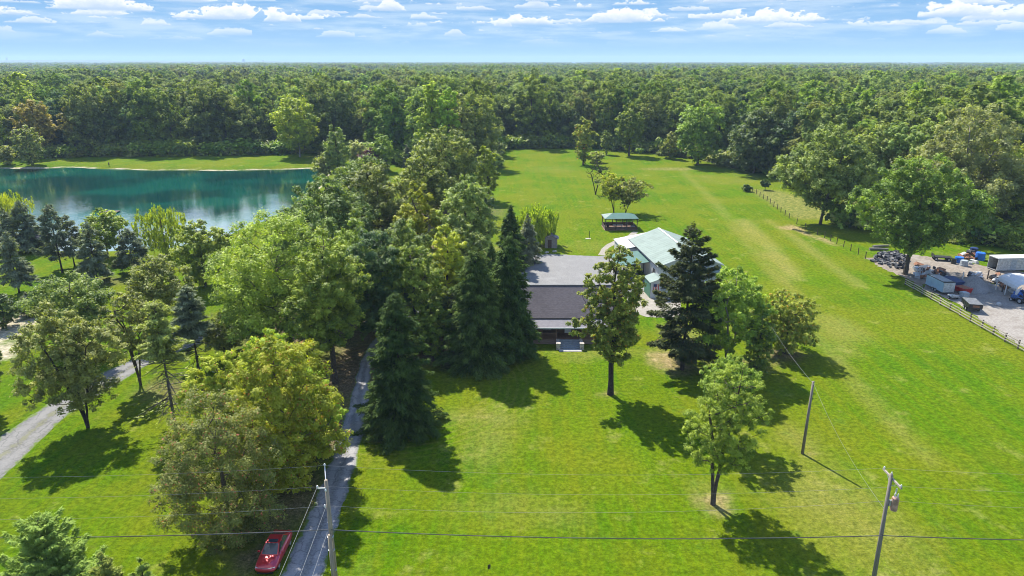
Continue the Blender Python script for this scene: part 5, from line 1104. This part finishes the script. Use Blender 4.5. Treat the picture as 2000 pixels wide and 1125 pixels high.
for s in (-1, 1):
    P = [(s*.775, .80, 1.0), (s*.79, -1.35, 1.03), (s*.60, -.92, 1.37), (s*.605, .10, 1.36)]
    quadpart(P if s < 0 else list(reversed(P)), .015, 'side_window', GLASS, car)
    for y in (1.45, -1.45):
        wh = empty('wheel', (s*.78, y, .33)); wh.parent = car
        MB().tube([(-.11*s, 0, 0), (.11*s, 0, 0)], .33, 22).build('tyre', RUBBER, wh); MB().tube([(.105*s, 0, 0), (.125*s, 0, 0)], .22, 16).build('rim', STEEL, wh)
    MB().box((s*.60, 2.16, .60), (.36, .22, .10), rz=-s*.35).build('headlight', PORC, car); MB().box((s*.62, -2.33, .80), (.32, .08, .12), rz=s*.2).build('tail_light', RED, car)
    MB().box((s*1.0, .72, 1.0), (.20, .12, .13)).build('mirror', CARP, car, bevel=.03)
    MB().bar((s*.915, 1.0, .62), (s*.915, -1.6, .64), .012, .03).build('trim_strip', STEEL, car)
MB().box((0, 2.37, .40), (1.15, .06, .20)).build('grille', BLACKP, car); MB().box((0, 2.36, .24), (1.3, .08, .08)).build('bumper_lip', BLACKP, car); MB().bar((-.62, 2.33, .66), (.62, 2.33, .66), .03).build('trim_strip', STEEL, car)
# flag on a stake at the bottom edge
q = G(953, 1122); gf_ = empty('garden_flag', q, .6, 'small black flag on a stake at the bottom edge of the lawn', 'flag'); MB().tube([(0, 0, 0), (0, 0, .95)], .012, 6).build('stake', DARK, gf_); MB().box((.13, 0, .72), (.25, .012, .42)).build('cloth', BLACKP, gf_)
# ------------------------------------------------------------------ the scrap yard
def wheel(parent, p, r=.33, w_=.22, axis='x', tyre=RUBBER):
    d = Vector((w_/2, 0, 0)) if axis == 'x' else Vector((0, w_/2, 0)); o = MB().tube([Vector(p)-d, Vector(p)+d], r, 16).build('wheel', tyre, parent); s = 1 if p[0] >= 0 else -1
    MB().tube([Vector(p)-d*1.06, Vector(p)+d*1.06], r*.55, 12).build('rim', STEEL, o); return o
tr = empty('box_trailer', (78.6, 119.2, 0), math.radians(1), 'pale blue enclosed box trailer parked inside the rail fence', 'trailer')
MB().box((0, 0, 1.42), (2.1, 5.2, 1.85)).build('box', PALEB, tr, bevel=.05); MB().box((0, 0, 2.37), (2.16, 5.26, .06)).build('roof', BLACKP, tr); MB().box((0, .1, 2.41), (1.8, 4.2, .03)).build('roof_panel', GREYP, tr)
MB().box((0, -2.62, 1.42), (1.95, .05, 1.70)).build('rear_door', OLDWHITE, tr); MB().box((-1.07, 1.3, 1.35), (.04, .8, 1.6)).build('side_door', PALEB, tr); MB().box((0, 0, .46), (1.9, 5.3, .12)).build('chassis', DARK, tr); MB().bar((0, 2.6, .46), (0, 3.7, .46), .1).build('tongue', DARK, tr)
for s in (-1, 1):
    for y in (-.55, .25): wheel(tr, (s*.98, y, .34))
    MB().box((s*1.06, -.15, .74), (.22, 1.7, .06)).build('mudguard', OLDWHITE, tr)
    MB().box((s*1.0, -2.60, 1.42), (.05, .08, 1.8)).build('corner_trim', STEEL, tr)
dt = empty('dump_trailer', (78.0, 109.0, 0), math.radians(-14), 'black dump trailer with a tarp on the pale gravel near the fence', 'trailer')
for s in (-1, 1):
    MB().box((s*.98, 0, 1.15), (.06, 3.5, .75)).build('side_panel', BLACKP, dt)
    for k in range(5): MB().box((s*1.03, -1.5+.75*k, 1.12), (.05, .08, .70)).build('rib', BLACKP, dt)
    for y in (-.45, .42): wheel(dt, (s*.95, y-.1, .36))
    MB().box((s*1.0, -.1, .75), (.24, 1.9, .05)).build('mudguard', BLACKP, dt)
MB().box((0, -1.74, 1.15), (1.9, .06, .75)).build('tailgate', BLACKP, dt); MB().box((0, 1.74, 1.2), (1.9, .06, .85)).build('front_panel', BLACKP, dt); MB().box((0, 0, .74), (1.9, 3.4, .08)).build('bed', DARK, dt)
MB().slab([(-1.02, -1.75, 1.54), (1.02, -1.75, 1.54), (1.02, 1.75, 1.60), (-1.02, 1.75, 1.60)], .03).build('tarp', solid('grey_tarp', (.10, .105, .11), .6, .3, 3), dt); MB().bar((0, 1.74, .6), (0, 3.1, .5), .1).build('tongue', DARK, dt); MB().box((0, -1.80, 1.18), (1.0, .02, .35)).build('sign_panel', RUSTY, dt)
rt = empty('cart', (82.0, 117.6, 0), .3, 'small bright red tipping cart beside the pale blue trailer', 'cart'); MB().box((0, 0, .75), (1.5, 1.9, .9), taper=1.2).build('tub', RED, rt); 
for s in (-1, 1): wheel(rt, (s*.75, 0, .3), .3, .2)
MB().box((0, 0, 1.19), (1.5, 1.95, .05)).build('load', RUSTY, rt)
nb_ = empty('skip', (82.2, 121.0, 0), .15, 'dark blue covered skip behind the pale blue trailer', 'skip'); MB().box((0, 0, .75), (1.9, 2.6, 1.5), taper=1.12).build('body', NAVY, nb_); MB().slab([(-1.1, -1.5, 1.52), (1.1, -1.5, 1.52), (1.1, 1.5, 1.85), (-1.1, 1.5, 1.85)], .05).build('lid', NAVY, nb_)
ib = empty('tote_tank', (80.5, 114.9, 0), .1, 'grey caged tote tank between the trailer and the dump trailer', 'tank'); MB().box((0, 0, .70), (1.05, 1.15, 1.0)).build('tank', GREYP, ib, bevel=.06); MB().box((0, 0, .09), (1.15, 1.2, .16)).build('pallet', OLDWOOD, ib)
for z in (.35, .7, 1.05): MB().box((0, 0, z), (1.11, 1.21, .03)).build('cage_bar', STEEL, ib)
ut = empty('utility_trailer', (78.4, 114.6, 0), 0, 'small pale flat trailer behind the tail of the blue box trailer', 'trailer'); MB().box((0, 0, .55), (1.3, 1.5, .08)).build('bed', OLDWHITE, ut); MB().bar((0, .7, .5), (0, 1.5, .45), .07).build('tongue', STEEL, ut); MB().box((0, -.5, .72), (1.1, .4, .26)).build('toolbox', STEEL, ut)
for s in (-1, 1): wheel(ut, (s*.72, 0, .28), .28, .16)
# gravel heap
def heap(name, label, c, rx, ry, h, mat, n=26, amp=.10, seed=1, cat='heap'):
    r = random.Random(seed); m = MB(); V = []; F = []; rings = 9
    for i in range(rings+1):
        t = i/rings
        for k in range(n):
            a_ = 2*math.pi*k/n; w_ = 1+amp*r.uniform(-1, 1); rr = (1-t)*w_
            V.append((rx*rr*math.cos(a_), ry*rr*math.sin(a_), h*(1-(1-t)**1.25)*(1+amp*.5*r.uniform(-1, 1))-.05))
    for i in range(rings):
        for k in range(n): F.append((i*n+k, i*n+(k+1) % n, (i+1)*n+(k+1) % n, (i+1)*n+k))
    m.add(V, F); return tag(m.build(name, mat, None, smooth=True, loc=c), label, cat)
heap('gravel_pile', 'cone shaped pile of grey gravel in the yard', (85.4, 120.4, 0), 3.6, 3.2, 2.7, M_GRAVELPILE)
# white shipping box with its end open
ct_ = empty('container', (97.2, 131.2, 0), math.radians(4), 'long scuffed white container with an open dark end', 'container'); cl_, cw_ = 9.0, 2.5
for y in (0, cw_): MB().box((cl_/2, y, 1.45), (cl_, .08, 2.5)).build('side_wall', OLDWHITE, ct_)
MB().box((cl_/2, cw_/2, 2.74), (cl_+.1, cw_+.14, .08)).build('roof', TRIMW, ct_); MB().box((cl_/2, cw_/2, .16), (cl_, cw_-.1, .10)).build('floor', DARK, ct_); MB().box((cl_, cw_/2, 1.45), (.08, cw_-.1, 2.5)).build('end_wall', OLDWHITE, ct_)
for z in (.24, 2.64): MB().box((-.01, cw_/2, z), (.12, cw_, .12)).build('end_frame', STEEL, ct_)
for k in range(1, 9): MB().box((k*1.0, -.055, 1.45), (.05, .03, 2.4)).build('rib', OLDWHITE, ct_)
MB().box((3.4, -.06, 1.3), (1.2, .03, 2.0)).build('door', GREYP, ct_)
# white canopy
cp = empty('canopy_tent', (91.8, 116.5, 0), math.radians(-6), 'white canvas canopy tent at the right edge of the yard', 'tent')
W_, D_, Hh = 5.6, 6.0, 3.3; ns = 10
prof = [(-W_/2, 1.9)]+[(-W_/2*math.cos(math.pi*i/ns), 2.1+(Hh-2.1)*math.sin(math.pi*i/ns)) for i in range(ns+1)]+[(W_/2, 1.9)]
m = MB()
for (x0, z0), (x1, z1) in zip(prof[:-1], prof[1:]):
    if abs(x1-x0)+abs(z1-z0) > .01: m.slab([(x0, D_/2, z0), (x0, -D_/2, z0), (x1, -D_/2, z1), (x1, D_/2, z1)], .03)
m.build('cover', CANVAS, cp)
for y in (-D_/2+.1, 0, D_/2-.1):
    for s in (-1, 1): MB().box((s*(W_/2-.06), y, 1.0), (.16, .10, 2.0)).build('post', TRIMW, cp)
for s in (-1, 1): MB().slab([(s*(W_/2-.1), -D_/2+.08, .3), (s*(W_/2-.9), -D_/2+.08, 2.4), (s*(W_/2-.9), -D_/2+.02, 2.5), (s*(W_/2-.02), -D_/2+.02, 1.9)], .02).build('flap', CANVAS, cp)
# tractor
TRACB = solid('tractor_blue', (.03, .08, .20), .5, .3, 3)
tk = empty('tractor', (88.7, 112.7, 0), math.radians(20), 'small blue tractor beside the white canopy tent', 'tractor')
MB().box((0, .7, .85), (.62, 1.3, .55), taper=.9).build('bonnet', TRACB, tk, bevel=.05); MB().box((0, -.3, .60), (.7, 1.2, .25)).build('chassis', DARK, tk); MB().box((0, -.55, .95), (.5, .45, .12)).build('seat', BLACKP, tk); MB().box((0, -.78, 1.2), (.5, .08, .45)).build('backrest', BLACKP, tk)
for s in (-1, 1):
    wheel(tk, (s*.58, -.55, .52), .52, .30); wheel(tk, (s*.48, 1.0, .32), .32, .20); MB().box((s*.58, -.5, 1.08), (.32, .8, .06)).build('mudguard', TRACB, tk)
    MB().bar((s*.4, -.85, .7), (s*.4, -.85, 2.0), .06).build('roll_bar', DARK, tk)
MB().box((0, -.85, 2.0), (.86, .07, .07)).build('roll_bar', DARK, tk); MB().tube([(0, .05, 1.1), (0, -.1, 1.3), (0, -.1, 1.32)], [.02, .18, .18], 12).build('steering_wheel', BLACKP, tk)
tk2 = empty('tote_tank', (90.0, 111.6, 0), .4, 'grey tank standing right of the blue tractor', 'tank'); MB().tube([(0, 0, .05), (0, 0, 1.0), (0, 0, 1.15)], [.5, .5, .3], 16).build('tank', GREYP, tk2); MB().tube([(0, 0, 1.15), (0, 0, 1.25)], .15, 10).build('cap', DARK, tk2)
ft2 = empty('flat_trailer', (91.9, 110.0, 0), -.5, 'pale flat trailer below the white canopy at the right edge', 'trailer'); MB().box((0, 0, .6), (1.8, 3.2, .1)).build('deck', OLDWHITE, ft2); MB().bar((0, 1.6, .55), (0, 2.8, .5), .08).build('tongue', STEEL, ft2)
for s in (-1, 1): wheel(ft2, (s*.98, -.2, .32)); MB().box((s*.88, 0, .8), (.06, 3.2, .3)).build('rail', STEEL, ft2)
# barrels, bins, wagons
def drum(p, label, mat, r=.48, h=1.0, cat='barrel', name='barrel'):
    q = G(*p); e = empty(name, q, 0, label, cat); MB().tube([(0, 0, .0), (0, 0, .3), (0, 0, .33), (0, 0, .36), (0, 0, h)], [r, r, r*1.04, r, r*.97], 16).build('body', mat, e); MB().tube([(0, 0, h), (0, 0, h+.05)], r*.9, 16).build('lid', mat, e); return e
drum((1872, 513), 'large blue barrel, left one behind the dark wagon', BLUE, .85, 1.2); drum((1913, 507), 'bright blue open tub at the right of the junk by the woods', BLUE, .95, 1.5, 'tub', 'tub'); drum((1900, 498), 'dark blue barrel behind the bright blue tub', NAVY, .8, 1.6); drum((1882, 519), 'grey bin in front of the large blue barrel', GREYP, .75, 1.1, 'bin', 'bin'); drum((1862, 515), 'black barrel at the left end of the junk by the woods', BLACKP, .5, 1.0)
for (x, y), lb, (sx, sy, sz) in (((1895, 516), 'white sack, left one in front of the rusty junk', (1.0, .8, .5)), ((1904, 514), 'white sack, right one in front of the rusty junk', (1.3, .9, .6)), ((1950, 596), 'white crate on the ground left of the blue tractor', (.7, .7, .5))):
    tag(MB().box((0, 0, sz/2), (sx, sy, sz), taper=.7).build('sack' if 'sack' in lb else 'crate', OLDWHITE, None, loc=G(x, y), rz=x*.1, bevel=.08), lb, 'sack' if 'sack' in lb else 'crate')
wg_ = empty('wagon', G(1838, 508), math.radians(75), 'dark flat farm wagon left of the barrels', 'wagon'); MB().box((0, 0, .75), (1.8, 3.6, .14)).build('deck', DARK, wg_); MB().box((0, 1.75, 1.1), (1.8, .06, .6)).build('headboard', DARK, wg_)
for s in (-1, 1):
    for y in (-1.2, 1.2): wheel(wg_, (s*.8, y, .36), .36, .2)
# heaps: stones by the ash, scrap along the track
def rubble(name, label, px, n, size, mats, seed, hgt=.9, cat='heap'):
    r = random.Random(seed); root = None; P = [G(*p) for p in px]; c = sum(P, Vector())/len(P); e = empty(name, c, 0, label, cat); tri = tessellate_polygon([P]); ar = [max(.01, (P[b]-P[a]).cross(P[d]-P[a]).length) for a, b, d in tri]
    protos_ = []
    for mt in mats:
        for k in range(3):
            m = MB(); vs = []
            for i in range(8):
                s = [(-1 if i & 1 else 1), (-1 if i & 2 else 1), (-1 if i & 4 else 1)]; vs.append(tuple(s[j]*.5*r.uniform(.6, 1.1)*(1, .75, .6)[j] for j in range(3)))
            m.add(vs, [(0, 2, 3, 1), (4, 5, 7, 6), (0, 1, 5, 4), (2, 6, 7, 3), (0, 4, 6, 2), (1, 3, 7, 5)]); protos_.append(m.mesh('stone', mt))
    for i in range(n):
        a, b, d = r.choices(tri, ar)[0]; u, v = r.random(), r.random()
        if u+v > 1: u, v = 1-u, 1-v
        p = P[a]+(P[b]-P[a])*u+(P[d]-P[a])*v; s = size*r.uniform(.5, 1.4); z = hgt*r.random()**1.6*max(.15, 1-((p-c).length/6)**2)+s*.2
        o = mobj('stone' if 'stone' in name else 'scrap', r.choice(protos_), e, p-c+Vector((0, 0, z))); o.rotation_euler = (r.uniform(-.5, .5), r.uniform(-.5, .5), r.uniform(0, 6.28)); o.scale = (s*r.uniform(.8, 1.6), s, s)
    return e
DST = solid('dark_stone', (.040, .043, .052), .85, .4, 5); LST = solid('light_stone', (.16, .155, .15), .85, .3, 5)
rubble('stone_heap', 'long heap of dark stones left of the big ash trunk', [(1702, 512), (1716, 494), (1752, 492), (1770, 505), (1772, 528), (1745, 524)], 190, .62, [DST, DST, LST], 3, .9)
rubble('scrap_heap', 'dark metal scrap between the ash trunk and the blue trailer', [(1783, 526), (1800, 520), (1842, 533), (1850, 545), (1815, 545), (1790, 545)], 60, .9, [DARK, DST, RUSTY, STEEL], 4, 1.0)
rubble('scrap_heap', 'rusty junk among the blue barrels by the woods', [(1866, 508), (1885, 496), (1912, 494), (1920, 505), (1900, 514)], 40, .9, [RUSTY, DARK, DARK, OLDWHITE], 5, 1.0)
rubble('scrap_heap', 'low pale scrap behind the gravel pile', [(1885, 541), (1905, 536), (1918, 541), (1908, 548)], 26, .8, [STEEL, DST, OLDWHITE], 6, .7)
rubble('scrap_heap', 'jumble of junk between the gravel pile and the canopy tent', [(1935, 545), (1950, 543), (1968, 556), (1972, 572), (1955, 562)], 40, .9, [OLDWHITE, DARK, RUSTY, GREYP], 7, 1.0)
rubble('scrap_heap', 'assorted tools and boxes under the white canopy', [(1978, 572), (2010, 572), (2015, 592), (1985, 592)], 36, .9, [OLDWHITE, DARK, RUSTY, BLUE], 8, .9)
for p_, lb, l_, rz_ in (((1722, 483), 'grey weathered log beyond the stone heap', 4.5, .2), ((1716, 489), 'pale log lying on the grass beyond the stone heap', 4.0, -.1)):
    tag(MB().tube([(-l_/2, 0, .3), (0, .1, .32), (l_/2, 0, .3)], [.30, .27, .22], 10).build('log', BARK_P, None, loc=G(*p_), rz=rz_), lb, 'log')
wq = G(1795, 541); sw = empty('wagon_hoop', wq+Vector((0, 0, .95)), .5, 'old spoked wheel leaning at the scrap near the ash trunk', 'wheel')
ringp = [(.9*math.cos(2*math.pi*k/24), 0, .9*math.sin(2*math.pi*k/24)) for k in range(25)]; MB().tube(ringp, .07, 6, False).build('rim', STEEL, sw); MB().tube([(0, -.12, 0), (0, .12, 0)], .14, 10).build('hub', STEEL, sw)
for k in range(8): MB().tube([(0, 0, 0), (.88*math.cos(math.pi*k/4), 0, .88*math.sin(math.pi*k/4))], .03, 5).build('spoke', STEEL, sw)
for p_, h_, lb in (((1879, 548), 1.7, 'white post at the left of the gravel pile'), ((1928, 545), 1.8, 'dark thin post behind the gravel pile'), ((1957, 570), 1.2, 'brown short post left of the canopy tent')):
    tag(MB().box((0, 0, h_/2), (.16, .16, h_)).build('post', TRIMW if 'white' in lb else POSTW, None, loc=G(*p_)), lb, 'post')
# ------------------------------------------------------------------ pond side
bh = empty('boat_house', G(74, 486), math.radians(12), 'dark small boat house at the water behind the spruces', 'boat house'); MB().box((0, 0, 1.2), (3.6, 4, 2.4)).build('wall', BROWN, bh)
MB().slab([(-2.2, -2.4, 2.3), (0, -2.4, 4.2), (0, 2.4, 4.2), (-2.2, 2.4, 2.3)], .08).build('roof', SHINGLE, bh); MB().slab([(0.004, -2.4, 4.2), (2.2, -2.4, 2.3), (2.2, 2.4, 2.3), (0.004, 2.4, 4.2)], .08).build('roof', SHINGLE, bh)
MB().add([(-1.8, -2.02, 2.4), (1.8, -2.02, 2.4), (0, -2.02, 4.0), (-1.8, -1.96, 2.4), (1.8, -1.96, 2.4), (0, -1.96, 4.0)], [(0, 1, 2), (5, 4, 3), (0, 3, 4, 1), (1, 4, 5, 2), (2, 5, 3, 0)]).build('gable', BROWN, bh); MB().box((0, -2.03, 1.0), (1.2, .06, 2.0)).build('door', DARK, bh)
def boat(p, rz, label, L_=4.2):
    q = G(*p); e = empty('rowing_boat', q, rz, label, 'boat'); st = []
    for t in (-1, -.6, 0, .5, .85, 1.0):
        w_ = .75*(1-max(0, t)**2.2*.93); st.append([(t*L_/2, -w_*.6, .08+.10*max(0, t)**2), (t*L_/2, w_*.6, .08+.10*max(0, t)**2), (t*L_/2, w_, .55+.2*max(0, t)**2), (t*L_/2, -w_, .55+.2*max(0, t)**2)])
    MB().extrude(None, st).build('hull', TRIMW, e); MB().box((-.1*L_, 0, .585), (.5, 1.1, .04)).build('seat', OLDWOOD, e); MB().box((.16*L_, 0, .60), (.35, 1.0, .04)).build('seat', OLDWOOD, e)
boat((92, 481), .5, 'white rowing boat on the bank right of the boat house'); boat((46, 472), .1, 'white rowing boat on the bank left of the boat house')
dq = G(236, 470, WATER_Z); dp = tag(MB().tube([(0, 0, -1.5), (0, 0, 5.6), (0, 0, 6.1)], [.14, .12, .18], 8).build('post', POSTW, None, loc=dq), 'dark post standing in the pond behind the drab pines', 'post')
dk = empty('dock', G(214, 415, WATER_Z), .1, 'low dark raft floating on the pond behind the bright green tree', 'raft'); MB().box((0, 0, .22), (5, 2.4, .2)).build('deck', POSTW, dk)
for s in (-1, 1): MB().tube([(-2.4, s*.9, .02), (2.4, s*.9, .02)], .2, 8).build('float', GREYP, dk)
dc = tag(MB().tube([(0, 0, 0), (0, 0, 1.2)], .22, 8).build('post', POSTW, None, loc=G(213, 323)), 'small dark post on the far grassy bank of the pond', 'post')
# ------------------------------------------------------------------ skyline
FAR = solid('far_concrete', (.42, .46, .52), .8, .1, .02); FARG = solid('far_glass', (.20, .24, .30), .4, .1, .02)
def tower(px, w_px, top, label, Y=8300):
    x = (px-1000)/FPX*(Y*CP+HC*SP); wd = w_px/FPX*Y; h = HC-Y*ray_k(top); e = empty('tower_block', (x, Y, 0), .2, label, 'building'); MB().box((0, 0, h/2), (wd, wd*.8, h)).build('wall', FAR, e)
    nw = max(2, int(h/14))
    for k in range(nw): MB().box((0, -wd*.4-.3, h-6-k*12), (wd*.86, .6, 5)).build('window_band', FARG, e)
    MB().box((0, 0, h+2), (wd*.5, wd*.4, 4)).build('roof_house', FAR, e)
tower(477, 4.5, 115.5, 'tallest tower block on the hazy skyline, left of the others'); tower(501, 4, 119, 'lower broad tower block on the hazy skyline, middle one'); tower(515, 3.5, 117.5, 'slim tower block on the hazy skyline, right of the others'); tower(221, 3, 118.5, 'small single tower block far left on the skyline')
x = (15-1000)/FPX*8200*CP; h = HC-8200*ray_k(111); ms = empty('lattice_mast', (x, 8200, 0), 0, 'tall lattice mast on the skyline at the far left', 'mast')
for i, (sx, sy) in enumerate(((-1, -1), (1, -1), (1, 1), (-1, 1))): MB().bar((sx*12, sy*12, 0), (sx*2, sy*2, h), 3).build('leg', FAR, ms)
for k in range(1, 9):
    z = h*k/9; r_ = 12-10*k/9; MB().box((0, -r_, z), (2*r_+2, 2, 2)).build('brace', FAR, ms); MB().box((0, r_, z), (2*r_+2, 2, 2)).build('brace', FAR, ms)
